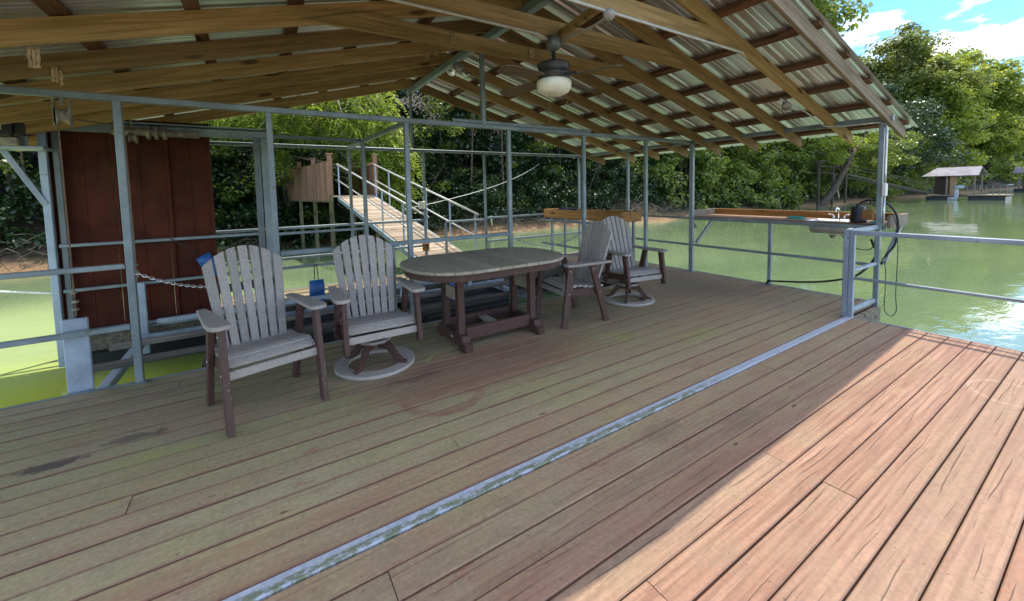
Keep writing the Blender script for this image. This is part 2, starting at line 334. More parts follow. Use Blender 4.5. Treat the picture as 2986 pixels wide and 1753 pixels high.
M['leaf_walnut'] = leaf_mat('leaf_walnut', (.09, .165, .028), (.27, .36, .075), .4, .5)
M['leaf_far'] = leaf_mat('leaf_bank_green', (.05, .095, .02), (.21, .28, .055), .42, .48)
M['twig'] = plain('dead_twigs', (.14, .115, .085), .95, 0, .4, 9., .2)

# ------------------------------------------------------------------ geometry helpers
class MB:
    def __init__(s): s.v = []; s.f = []
    def add(s, vs, fs):
        o = len(s.v); s.v += [tuple(v) for v in vs]; s.f += [tuple(i+o for i in f) for f in fs]; return s
    def box(s, a, b):
        x0, y0, z0 = a; x1, y1, z1 = b
        return s.add([(x0,y0,z0),(x1,y0,z0),(x1,y1,z0),(x0,y1,z0),(x0,y0,z1),(x1,y0,z1),(x1,y1,z1),(x0,y1,z1)],
                     [(3,2,1,0),(4,5,6,7),(0,1,5,4),(1,2,6,5),(2,3,7,6),(3,0,4,7)])
    def cbox(s, a, b, c=.004):
        """box with chamfered edges"""
        x0, y0, z0 = a; x1, y1, z1 = b; vs = []
        c = min(c, (x1-x0)*.45, (y1-y0)*.45, (z1-z0)*.45)
        for X, dx in ((x0, 1), (x1, -1)):
            for Y, dy in ((y0, 1), (y1, -1)):
                for Z, dz in ((z0, 1), (z1, -1)):
                    vs += [(X, Y+dy*c, Z+dz*c), (X+dx*c, Y, Z+dz*c), (X+dx*c, Y+dy*c, Z)]
        def I(i, j, k, a): return ((i*2+j)*2+k)*3+a
        fs = [(I(0,0,0,0),I(0,0,1,0),I(0,1,1,0),I(0,1,0,0)),(I(1,0,0,0),I(1,1,0,0),I(1,1,1,0),I(1,0,1,0)),
              (I(0,0,0,1),I(1,0,0,1),I(1,0,1,1),I(0,0,1,1)),(I(0,1,0,1),I(0,1,1,1),I(1,1,1,1),I(1,1,0,1)),
              (I(0,0,0,2),I(0,1,0,2),I(1,1,0,2),I(1,0,0,2)),(I(0,0,1,2),I(1,0,1,2),I(1,1,1,2),I(0,1,1,2))]
        for i in (0,1):
            for j in (0,1):
                fs.append((I(i,j,0,0),I(i,j,1,0),I(i,j,1,1),I(i,j,0,1)))
                fs.append((I(i,0,j,0),I(i,1,j,0),I(i,1,j,2),I(i,0,j,2)))
                fs.append((I(0,i,j,1),I(1,i,j,1),I(1,i,j,2),I(0,i,j,2)))
        for i in (0,1):
            for j in (0,1):
                for k in (0,1): fs.append((I(i,j,k,0),I(i,j,k,1),I(i,j,k,2)))
        return s.add(vs, fs)
    def beam(s, p, q, w, h, up=(0,0,1), ch=0.):
        """rectangular bar p->q, w across, h along up, optional chamfer"""
        p, q = Vector(p), Vector(q); d = (q-p).normalized(); u = Vector(up); r = d.cross(u)
        if r.length < 1e-4: r = d.cross(Vector((0,1,0)))
        r.normalize(); u = r.cross(d).normalized()
        a, b = w/2, h/2
        if ch > 0: pr = [(-a+ch,-b),(a-ch,-b),(a,-b+ch),(a,b-ch),(a-ch,b),(-a+ch,b),(-a,b-ch),(-a,-b+ch)]
        else: pr = [(-a,-b),(a,-b),(a,b),(-a,b)]
        n = len(pr); vs = [p+r*x+u*y for x, y in pr]+[q+r*x+u*y for x, y in pr]
        return s.add(vs, [tuple(range(n-1,-1,-1)), tuple(range(n,2*n))]+[(i,(i+1)%n,n+(i+1)%n,n+i) for i in range(n)])
    def tube(s, pts, r, n=8, cap=True):
        pts = [Vector(p) for p in pts]; rs = r if isinstance(r, (list, tuple)) else [r]*len(pts); rings = []; pu = None; o = len(s.v)
        for i, p in enumerate(pts):
            d = (pts[min(i+1, len(pts)-1)]-pts[max(i-1, 0)]).normalized()
            if pu is None: pu = d.orthogonal().normalized()
            u = (pu-d*pu.dot(d)); u = u.normalized() if u.length > 1e-5 else d.orthogonal().normalized(); pu = u; w = d.cross(u)
            for k in range(n):
                a = 2*math.pi*k/n; s.v.append(tuple(p+(u*math.cos(a)+w*math.sin(a))*rs[i]))
        for i in range(len(pts)-1):
            for k in range(n): s.f.append((o+i*n+k, o+i*n+(k+1)%n, o+(i+1)*n+(k+1)%n, o+(i+1)*n+k))
        if cap: s.f.append(tuple(o+k for k in range(n-1,-1,-1))); e = o+(len(pts)-1)*n; s.f.append(tuple(e+k for k in range(n)))
        return s
    def lathe(s, prof, c=(0,0,0), n=24, axis=(0,0,1)):
        o = len(s.v); A = Vector(axis).normalized(); u = A.orthogonal().normalized(); w = A.cross(u); c = Vector(c)
        for r, z in prof:
            for k in range(n):
                a = 2*math.pi*k/n; s.v.append(tuple(c+A*z+(u*math.cos(a)+w*math.sin(a))*max(r, 1e-4)))
        for i in range(len(prof)-1):
            for k in range(n): s.f.append((o+i*n+k, o+i*n+(k+1)%n, o+(i+1)*n+(k+1)%n, o+(i+1)*n+k))
        return s
    def prism(s, outline, fn, t0, t1):
        """outline (u,v) polygon extruded t0..t1 through fn(u,v,t)->xyz"""
        n = len(outline); vs = [fn(u, v, t0) for u, v in outline]+[fn(u, v, t1) for u, v in outline]
        return s.add(vs, [tuple(range(n-1,-1,-1)), tuple(range(n,2*n))]+[(i,(i+1)%n,n+(i+1)%n,n+i) for i in range(n)])
    def ball(s, c, r, n=10, sc=(1,1,1)):
        o = len(s.v); m_ = n//2
        for i in range(m_+1):
            th = math.pi*i/m_
            for k in range(n):
                a = 2*math.pi*k/n; s.v.append((c[0]+r*sc[0]*math.sin(th)*math.cos(a), c[1]+r*sc[1]*math.sin(th)*math.sin(a), c[2]+r*sc[2]*math.cos(th)))
        for i in range(m_):
            for k in range(n): s.f.append((o+i*n+k, o+(i+1)*n+k, o+(i+1)*n+(k+1)%n, o+i*n+(k+1)%n))
        return s
    def mesh(s, name):
        me = bpy.data.meshes.new(name); me.from_pydata(s.v, [], s.f)
        import bmesh
        b = bmesh.new(); b.from_mesh(me); bmesh.ops.recalc_face_normals(b, faces=b.faces); b.to_mesh(me); b.free()
        return me
    def obj(s, name, mat, parent=None, smooth=False, bevel=0.):
        o = bpy.data.objects.new(name, s.mesh(name)); COL.objects.link(o); o.data.materials.append(M[mat] if isinstance(mat, str) else mat)
        if parent: attach(o, parent)
        if smooth: o.data.shade_smooth()
        if bevel:
            bv = o.modifiers.new('bevel', 'BEVEL'); bv.width = bevel; bv.segments = 1; bv.limit_method = 'ANGLE'
        return o
def attach(o, p):
    o.parent = p
    if isinstance(p.get('_base'), str): pass
    b = BASE.get(p.name)
    if b is not None: o.matrix_parent_inverse = Matrix.Translation(-b)
BASE = {}
def tag(o, label, cat, group=None):
    o['label'] = label; o['category'] = cat
    if group: o['group'] = group
    return o
def thing(name, label, cat, base=(0,0,0), group=None):
    o = bpy.data.objects.new(name, None); COL.objects.link(o); o.location = base; o.empty_display_size = .1
    BASE[o.name] = Vector(base)
    return tag(o, label, cat, group)
def struct(o): o['kind'] = 'structure'; return o
def cat_curve(a, b, sag, n=14):
    a, b = Vector(a), Vector(b); return [a.lerp(b, i/n)-Vector((0,0,sag*4*(i/n)*(1-i/n))) for i in range(n+1)]
def smooth_path(pts, k=6):
    P = [Vector(p) for p in pts]; out = []
    for i in range(len(P)-1):
        p0, p1, p2, p3 = P[max(i-1,0)], P[i], P[i+1], P[min(i+2,len(P)-1)]
        for j in range(k):
            t = j/k; out.append(.5*((2*p1)+(p2-p0)*t+(2*p0-5*p1+4*p2-p3)*t*t+(3*p1-p0-3*p2+p3)*t**3))
    return out+[P[-1]]
def copy_tree(o, parent=None):
    c = o.copy(); COL.objects.link(c)
    if parent: c.parent = parent
    for ch in o.children: copy_tree(ch, c)
    return c
def ray(px, py):
    d = Vector(((px-CX)/F_PX, (py-CY)/F_PX, 1))
    return (rgt*cr+dwn*sr)*d.x + (rgt*(-sr)+dwn*cr)*d.y + fwd*d.z
def ony(px, py, y): d = ray(px, py); return Vector((0,0,EYE))+d*(y/d.y)
def onz(px, py, z): d = ray(px, py); return Vector((0,0,EYE))+d*((z-EYE)/d.z)
def onx(px, py, x): d = ray(px, py); return Vector((0,0,EYE))+d*(x/d.x)

# ================================================================== SETTING
WZ = -.45
def hillz(x, y):
    """bank profile: mud shelf at the water, then a wooded slope"""
    yy = y-(16+.8*math.sin(x*.21+1)+.5*math.sin(x*.53))
    if yy < 0: return WZ+yy*.3
    z = WZ+min(yy, 2.2)*.62
    if yy > 2.2: z += (yy-2.2)*.42
    if yy > 34: z = WZ+2.2*.62+31.8*.42+(yy-34)*.12
    return z+.18*math.sin(x*1.3+y*.9)*min(1, yy*.5)+.12*math.sin(x*2.9-y*1.7)*min(1, yy)
xs = list(np.concatenate([np.arange(-60, 60, .8), np.arange(60, 420, 6)])); ys = list(np.concatenate([np.arange(11, 26, .6), np.arange(26, 62, 3), [80, 140, 400]]))
b = MB(); b.v = [(x, y, hillz(x, y)) for y in ys for x in xs]; nx = len(xs)
b.f = [(j*nx+i, j*nx+i+1, (j+1)*nx+i+1, (j+1)*nx+i) for j in range(len(ys)-1) for i in range(nx-1)]
struct(b.obj('river_bank', 'mud', smooth=True))
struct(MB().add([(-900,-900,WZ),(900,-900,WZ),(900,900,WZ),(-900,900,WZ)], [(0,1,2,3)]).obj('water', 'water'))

# ================================================================== DOCK
DX0, DYB, DXR, DXF = -2.6, 4.22, 6.36, 5.43     # left end, slip edge, right edge (rear), right edge (front)
STRIP = (1.655, 1.727)
dock = thing('floating_dock', 'floating timber dock with brown stained deck boards and black floats', 'dock', (2, 2, 0))
def plank(x0, x1, y0, y1, z=0., th=.036, c=.005, mat='deck', par=dock, jit=True):
    dz = random.uniform(-.0025, .0025) if jit else 0
    pr = [(y0,z-th),(y1,z-th),(y1,z-c+dz),(y1-c,z+dz),(y0+c,z+dz),(y0,z-c+dz)]
    vs = [(x0,y,zz) for y,zz in pr]+[(x1,y,zz) for y,zz in pr]; n = 6
    return MB().add(vs, [tuple(range(n-1,-1,-1)),tuple(range(n,2*n))]+[(i,(i+1)%n,n+(i+1)%n,n+i) for i in range(n)]).obj('plank', mat, par)
def row(x0, x1, y0, y1, joints=()):
    e = [x0]+sorted(joints)+[x1]
    for a, bb in zip(e[:-1], e[1:]): plank(a+.0015, bb-.0015, y0+.0020+random.uniform(0,.0028), y1-.0020-random.uniform(0,.0028))
pitch = .1432; y = STRIP[0]-.002; k = 0
while y > -2.2:
    j = [1.15] if k in (5, ) else ([2.28] if k in (4, 6) else [random.choice((-.9, .35, 3.4, 4.1))] if k > 7 or k < 3 else [-1.2])
    row(DX0, DXF, y-pitch, y, j); y -= pitch; k += 1
nb = 17; pb = (DYB-STRIP[1]-.003)/nb
for k in range(nb):
    y0 = STRIP[1]+.003+k*pb
    row(DX0, DXR, y0, y0+pb, [[-.6, 3.9], [1.7], [2.9], [-1.5, 4.6], [.9, 5.1]][(k*2) % 5])
ny = 13; p2 = (6.13-DYB)/ny
for k in range(ny): row(5.16, DXR, DYB+k*p2, DYB+(k+1)*p2)
for k in range(6): row(-1.86, DXR, 6.14+k*.153, 6.14+(k+1)*.153, [[1.1],[-.5,4.2],[2.6]][k % 3])
MB().beam((DX0,(STRIP[0]+STRIP[1])/2,-.02),(DXF+.02,(STRIP[0]+STRIP[1])/2,-.02), STRIP[1]-STRIP[0]-.003, .046, ch=.006).obj('steel_edge_angle', 'strip', dock)
for a, b_ in (((DX0,DYB+.02,-.012),(5.15,DYB+.02,-.012)), ((5.15,6.118,-.012),(-1.86,6.118,-.012)), ((-1.86,7.075,-.012),(DXR,7.075,-.012)),
              ((DXR+.015,1.7,-.012),(DXR+.015,7.06,-.012)), ((DXF+.015,-2.2,-.012),(DXF+.015,1.65,-.012)), ((5.147,4.25,-.012),(5.147,6.1,-.012))):
    MB().beam(a, b_, .028, .03).obj('edge_angle', 'steel', dock)
for a, b_ in (((DX0,DYB-.03,-.13),(5.1,DYB-.03,-.13)), ((-1.86,6.18,-.13),(5.1,6.18,-.13)), ((-1.86,7.03,-.13),(DXR,7.03,-.13)), ((DXR-.03,1.75,-.13),(DXR-.03,7.0,-.13)), ((DXF-.03,-2.2,-.13),(DXF-.03,1.6,-.13)), ((5.2,4.3,-.13),(5.2,6.1,-.13)), ((DXF,1.70,-.13),(DXR,1.70,-.13))):
    MB().beam(a, b_, .05, .17).obj('rim_joist', 'oldwood', dock)
for x0, x1, y0, y1 in ((-2.5,-.3,3.0,4.15),(0,2.4,3.0,4.15),(2.7,5.1,3.0,4.15),(-2.5,-.3,.2,1.5),(0,2.4,.2,1.5),(2.7,5.3,.2,1.5),(-1.75,0,6.25,6.98),(.3,2.6,6.25,6.98),(2.9,5.1,6.25,6.98),(5.3,6.3,4.3,6.1),(5.5,6.25,2.2,3.9)):
    MB().cbox((x0,y0,-.62),(x1,y1,-.22), .05).obj('float', 'float', dock)

# ------------------------------------------------------------------ steel frame
BZ = 2.25
fr = thing('steel_frame', 'blue-grey square steel frame of posts, beams and rails carrying the dock roof', 'steel frame', (2, DYB, 0))
def sq(name, p, q, w=.05, h=.05, mat='steel', par=fr): return MB().beam(p, q, w, h, ch=.005).obj(name, mat, par)
post_x = (-.87, .12, 1.365, 2.64, 3.87, 5.17)
posts_ = [sq('post', (x, DYB-.005, -.02), (x, DYB-.005, BZ-.05)) for x in post_x]
sq('post', (DXR-.03, 4.19, -.02), (DXR-.03, 4.19, BZ-.05), .055, .07)
for x, po in zip(post_x, posts_): MB().cbox((x-.05,DYB-.055,.0015),(x+.05,DYB+.0,.010), .002).obj('base_plate', 'steel', po)
MB().cbox((DXR-.11,4.12,.0015),(DXR+.0,4.24,.010), .002).obj('base_plate', 'steel', fr)
sq('top_beam', (-2.3, DYB-.005, BZ-.025), (DXR-.005, DYB-.005, BZ-.025))
sq('top_beam', (DXR-.03, 1.62, BZ-.028), (DXR-.03, 7.08, BZ-.028), .055, .056)
sq('top_beam', (-2.25, 1.62, BZ-.028), (-2.25, 7.08, BZ-.028), .055, .056)
sq('top_beam', (-2.22, 7.05, BZ-.03), (DXR-.06, 7.05, BZ-.03))
sq('top_beam', (1.4, DYB+.02, BZ-.03), (1.3, 7.02, BZ-.03))
sq('splice_beam', (1.9, DYB-.0, BZ+.022), (4.0, DYB, BZ+.022), .045, .04)
for x in (-1.84, 1.31, 2.58, 3.84, DXR-.03): sq('post', (x, 7.05, -.3), (x, 7.05, BZ-.056), .045, .045)
sq('post', (-2.25, 1.68, -.02), (-2.25, 1.68, BZ-.056)); sq('post', (-2.25, DYB, -.02), (-2.25, DYB, BZ-.056))
sq('post', (DXR-.03, 5.6, -.02), (DXR-.03, 5.6, BZ-.056)); sq('post', (1.33, 6.11, -.3), (1.33, 6.11, BZ-.056))
sq('post', (.02, 6.12, -.3), (.02, 6.12, BZ-.06), .075, .08, 'steeldark'); sq('post', (.105, 6.10, -.3), (.105, 6.10, BZ-.06), .08, .07)
# right rear railing and counter rails
sq('post', (DXR-.025, 1.72, -.32), (DXR-.025, 1.72, BZ-.056), .05, .05)
sq('post', (DXR-.02, 2.93, -.02), (DXR-.02, 2.93, .9), .045, .045)
for z in (.46, .925): sq('rail', (DXR-.02, 1.75, z), (DXR-.02, 7.02, z), .035, .035)
# slip-side railings
sq('rail', (.15, DYB-.005, .93), (2.61, DYB-.005, .93), .045, .045); sq('rail_post', (1.17, DYB-.005, -.02), (1.17, DYB-.005, .90), .045, .045)
for z in (.94, .46): sq('rail', (-2.22, DYB-.005, z), (-.9, DYB-.005, z), .04, .04)
# rear walkway rails
for z in (.96, .49): sq('rail', (-1.81, 7.05, z), (2.55, 7.05, z), .04, .04); sq('rail', (3.87, 7.05, z-.03), (DXR-.06, 7.05, z-.03), .04, .04)
for z in (.975, .49, .03): sq('rail', (-1.8, 6.11, z), (-.02, 6.11, z), .035, .035)
for z in (.955, .49): sq('rail', (.15, 6.11, z), (1.30, 6.11, z), .035, .035)
sq('rail', (2.98, 7.05, .90), (3.83, 7.05, .90), .04, .04); sq('rail_post', (2.98, 7.05, -.02), (2.98, 7.05, .88), .04, .04)
sq('rail_post', (4.75, 5.0, -.02), (4.75, 5.0, .9), .04, .04); sq('rail', (4.75, 5.03, .88), (4.75, 6.4, .88), .035, .035); sq('rail', (4.75, 5.03, .42), (4.75, 6.4, .42), .035, .035)
# inner heavy channel carrying the lift
MB().beam((-2.3,6.13,BZ-.01),(.15,6.13,BZ-.01), .07, .1, ch=.012).obj('lift_channel', 'steel', fr)
MB().beam((-2.3,6.09,BZ+.052),(.15,6.09,BZ+.052), .12, .014).obj('lift_channel_flange', 'steel', fr)
sq('beam_extension', (.16, 6.13, BZ-.015), (1.36, 6.13, BZ-.015), .05, .045, 'steeldark')
sq('frame_post', (-1.86, 6.13, -.32), (-1.86, 6.13, BZ-.06), .06, .06, 'liftblue'); sq('frame_post', (-1.77, 6.16, -.3), (-1.77, 6.16, BZ-.06), .05, .06, 'steeldark')
sq('brace', (-2.12, 6.05, 2.0), (-1.87, 6.11, 1.42), .055, .05, 'liftblue'); sq('motor_shelf', (-2.5, 6.0, 1.985), (-1.78, 6.0, 1.985), .24, .03, 'liftblue')
sq('hanger', (-1.98, 6.1, 2.0), (-1.98, 6.1, 2.2), .05, .05, 'liftblue')
# ridge tube and king posts
RX, SL_, TX, TZ = 2.3, .27, 6.85, 2.01      # ridge x, slope, tail x, tail z (rafter bottom)
def rb(x): return TZ+SL_*(TX-RX)-SL_*abs(x-RX)
MB().beam((RX,2.95,rb(RX)-.045),(RX,6.9,rb(RX)-.045), .075, .085, ch=.006).obj('ridge_tube', 'steel', fr)
sq('king_post', (RX, DYB, BZ), (RX, DYB, rb(RX)-.09)); sq('king_post', (RX-.02, 6.75, BZ), (RX-.02, 6.75, rb(RX)-.09), .04, .04)

# ------------------------------------------------------------------ front right railing
gr = thing('guard_railing', 'chipped pale blue steel guard railing at the sunlit right deck corner', 'railing', (DXF, 1.66, 0))
for yy in (1.685, 1.735): sq('post', (DXF+.01, yy, -.01), (DXF+.01, yy, .955), .048, .048, 'steelchip', gr)
sq('rail', (DXF+.01, 1.66, .932), (DXF+.01, -2.2, .932), .048, .045, 'steelchip', gr); sq('rail', (DXF+.01, 1.66, .435), (DXF+.01, -2.2, .435), .03, .03, 'steel', gr)
for z, h in ((.93,.05), (.485,.035), (.03,.05)): sq('cross_rail', (DXF+.036, 1.735, z), (DXR-.05, 1.73, z), .04, h, 'steelchip', gr)

# ================================================================== ROOF
rf = thing('dock_roof', 'gabled corrugated metal roof on timber rafters over the dock', 'roof', (RX, 4, BZ))
RY = (1.66, 2.19, 2.78, 3.39, 4.01, 4.63, 5.27, 5.88, 6.75)
n_ = Vector((SL_,0,1)).normalized(); RD = .145; LX = 2*RX-TX
for i, yy in enumerate(RY):
    for sgn in (1, -1):
        e = TX if sgn > 0 else LX; pts = []
        b = MB(); t = .019
        def P(x, off): return (x, rb(x)+off)
        vz = RD*math.sqrt(1+SL_*SL_)
        out = [P(RX, 0), P(e-sgn*.0, 0), (e+sgn*.0, rb(e)+vz-.01), P(RX, vz)]
        yo = yy+(.0 if sgn > 0 else .0)
        b.prism([(u, v) for u, v in out], lambda u, v, w, yo=yo: (u, yo+w, v), -t, t)
        b.obj('rafter', 'rafter_l' if sgn < 0 else ('rafter_r' if i else 'rafter_w'), rf, bevel=.003)
PX = [.12+.62*k for k in range(8)]
for sgn in (1, -1):
    for k in range(8):
        d = .14+.615*k
        x = RX+sgn*d
        if k == 7: x = RX+sgn*(abs(TX-RX)-.07)
        z = rb(x)+RD*1.036+.02
        MB().beam((x,1.60,z),(x,6.92,z), .09, .039, up=(sgn*SL_,0,1)).obj('purlin', 'purlin', rf)
# ribbed sheets
def sheet(sgn, y0, y1):
    prof = []; y = y0
    w = .2286
    while y < y1-1e-6:
        for dy, h in ((0,0),(.028,0),(.042,.019),(.066,.019),(.08,0),(.125,0),(.131,.004),(.143,.004),(.149,0),(.178,0),(.184,.004),(.196,.004),(.202,0)):
            if y+dy <= y1: prof.append((y+dy, h))
        y += w
    prof.append((y1, 0))
    b = MB(); xa, xb = RX, RX+sgn*(TX-RX+.2); off = RD*1.036+.042
    for x in (xa, xb):
        for y, h in prof: b.v.append((x, y, rb(x)+off+h))
    n = len(prof); b.f = [(i, i+1, n+i+1, n+i) for i in range(n-1)]
    return b.obj('roof_sheet', 'roof', rf)
for sgn in (1, -1):
    yy = 1.565
    while yy < 6.9: sheet(sgn, yy, min(yy+.9144, 7.0)); yy += .9144
zc = rb(RX)+RD*1.036+.062
b = MB(); pr = [(-.19,-.055),(-.02,0),(.02,0),(.19,-.055)]
for y in (1.585, 7.01): b.v += [(RX+u, y, zc+v+.014) for u, v in pr]
b.f = [(i,i+1,5+i,4+i) for i in range(3)]; b.obj('ridge_cap', 'roof', rf)
for k, yy in enumerate((3.39, 2.78, 2.19)):
    o = yy-.039
    z0 = 2.74; x0, x1 = RX-1.95, RX+1.78
    out = [(x0-.0, z0), (x1, z0), (x1-.46, z0+.14), (x0+.42, z0+.14)]
    MB().prism(out, lambda u, v, w, o=o: (u, o+w, v), -.019, .019).obj('collar_tie', 'rafter', rf, bevel=.003)
MB().beam((2.24,2.72,2.772),(2.16,2.17,2.772), .038, .06).obj('blocking', 'rafter', rf)
MB().beam((3.1,6.77,rb(3.1)+.02),(3.1,6.9,rb(3.1)+.02), .05, .05).obj('lookout_block', 'purlin', rf)

# mud dauber nests on the rafters
nests = [(ony(100,165,3.37),.11,.9),(ony(168,222,3.99),.10,.9),(ony(1322,112,3.33),.095,.95),(ony(1548,158,3.33),.085,.9),(ony(870,268,6.73),.10,.8),(ony(1190,190,5.86),.10,.7),(ony(1222,192,5.86),.09,.7),(ony(1272,152,4.61),.07,.7),(ony(1245,160,4.61),.08,.6)]
where = ['on the second rafter near the left edge of the roof','on the third rafter left of the lift pulley','on the farthest collar tie left of the steel king post','on the farthest collar tie beside the ceiling fan','on the rear gable rafter above the gangway','round clump on a rear rafter just left of the ridge','smaller round clump on a rear rafter nearest the ridge tube','short one under the rafters right of the ridge','thin one under the rafters left of the twin spotlight']
for (c, h, lean), wh in zip(nests, where):
    b = MB()
    for k in range(3):
        x = c.x+(k-1)*.017; dz = random.uniform(-.012,.012)
        b.tube([(x+random.uniform(-.003,.003),c.y-.008,c.z+dz+h*(t/6-.5)) for t in range(7)], [.009+.003*math.sin(t*2.1+k) for t in range(7)], 6)
    tag(b.obj('mud_nest', 'nest', smooth=True), 'tan mud wasp nest '+wh, 'wasp nest', 'mud nests on the rafters')

# ------------------------------------------------------------------ conduit, box, lights, fan
cd = thing('electrical_conduit', 'pale conduit run along the collar ties to a round junction box', 'conduit', (2, 2.5, 2.7))
MB().tube([(x,2.715,2.735) for x in np.linspace(.35,2.0,8)]+[(2.08,2.72,2.72),(2.16,2.74,2.70)], .011).obj('pipe', 'conduit', cd, True)
MB().tube([(x,2.125,2.73) for x in np.linspace(.35,3.98,12)]+[(4.1,2.15,2.7)], .011).obj('pipe', 'conduit', cd, True)
b = MB(); b.lathe([(0,.035),(.036,.035),(.042,.02),(.042,-.005),(.034,-.014),(0,-.014)], (2.2,2.12,2.715), 16, (0,-.5,-.86)); b.obj('junction_box', 'conduit', cd, True)
MB().tube(smooth_path([(2.24,2.14,2.73),(2.3,2.4,2.74),(2.28,2.75,2.745)]), .01).obj('pipe', 'conduit', cd, True)
MB().tube(smooth_path([(4.98,2.23,2.42),(5.6,2.23,2.33),(6.1,2.22,2.2),(6.25,2.1,2.19),(6.3,1.9,2.19)]), .008).obj('pipe', 'conduit', cd, True)

fan = thing('ceiling_fan', 'grimy black ceiling fan with cream glass light bowl under the rafters', 'ceiling fan', (2.17, 2.78, 2.27))
fx, fy = 2.17, 2.72
MB().lathe([(0,2.74),(.06,2.74),(.068,2.70),(.06,2.655),(.03,2.625),(.0,2.62)], (fx,fy,0)).obj('canopy', 'fancap', fan, True)
MB().lathe([(.016,2.63),(.016,2.55),(.035,2.545),(.045,2.525),(.02,2.52)], (fx,fy,0), 16).obj('downrod', 'fan', fan, True)
MB().lathe([(0,2.53),(.10,2.53),(.135,2.515),(.138,2.50),(.13,2.49),(.13,2.44),(.14,2.435),(.14,2.415),(.125,2.405),(.128,2.385),(.122,2.375),(0,2.372)], (fx,fy,0), 32).obj('motor_housing', 'fan', fan, True)
MB().lathe([(.0,2.378),(.142,2.378),(.148,2.36),(.145,2.32),(.125,2.285),(.08,2.262),(.03,2.256),(0,2.255)], (fx,fy,0), 32).obj('light_bowl', 'globe', fan, True)
for k, (a, dr) in enumerate(((103,.02),(193,.035),(283,.03),(13,.02))):
    A = R(a); u = Vector((math.cos(A),math.sin(A),0)); w = Vector((-math.sin(A),math.cos(A),0)); c = Vector((fx,fy,2.43))
    bi = MB().beam(c+u*.11-Vector((0,0,.02)), c+u*.24-Vector((0,0,.03)), .035, .012).obj('blade_iron', 'fan', fan)
    out = [(.19,-.05),(.30,-.062),(.55,-.068),(.615,-.05),(.63,0),(.615,.05),(.55,.068),(.30,.062),(.19,.05)]
    MB().prism(out, lambda p, q, t, u=u, w=w, c=c, dr=dr: tuple(c+u*p+w*q+Vector((0,0,-.032+t-dr*p/.6+q*.22))), -.003, .003).obj('blade', 'blade', bi)
for dx, dz in ((-.09,-.62),(.1,-.5)):
    MB().tube([(fx+dx,fy-.05,2.38),(fx+dx,fy-.05,2.38+dz*.6)], .0018, 5).ball((fx+dx,fy-.05,2.38+dz*.6), .006, 6).obj('pull_chain', 'cable', fan)
tw = thing('spotlight', 'twin outdoor spotlight clamped to the ridge tube behind the collar ties', 'spotlight', (RX, 4.9, 3.05))
MB().beam((RX-.03,4.95,3.12),(RX+.1,4.95,3.12), .09, .04).obj('bracket', 'zinc', tw)
for dx, dy in ((-.09,-.12),(.12,-.05)):
    d = Vector((dx*1.4,dy,-.13)).normalized(); c = Vector((RX+.02+dx*.35,4.95,3.09))
    MB().tube([Vector((RX+.02,4.95,3.11)), c+d*.06], .016).obj('arm', 'zinc', tw, True)
    MB().lathe([(0,.03),(.022,.03),(.03,.07),(.055,.13),(.058,.14),(.045,.135),(0,.12)], c, 16, d).obj('lamp_head', 'stain', tw, True)
pl = thing('eave_floodlight', 'small caged flood lamp under the right roof slope', 'lamp', (5.0, 2.5, 2.4))
c = ony(2290, 300, 2.25)
MB().lathe([(0,0),(.03,0),(.045,.05),(.05,.08),(0,.075)], c, 14, (-.5,-.4,-.7)).obj('lamp_head', 'ruststeel', pl, True); MB().beam(c, c+Vector((.05,.03,.06)), .03, .03).obj('bracket', 'ruststeel', pl)

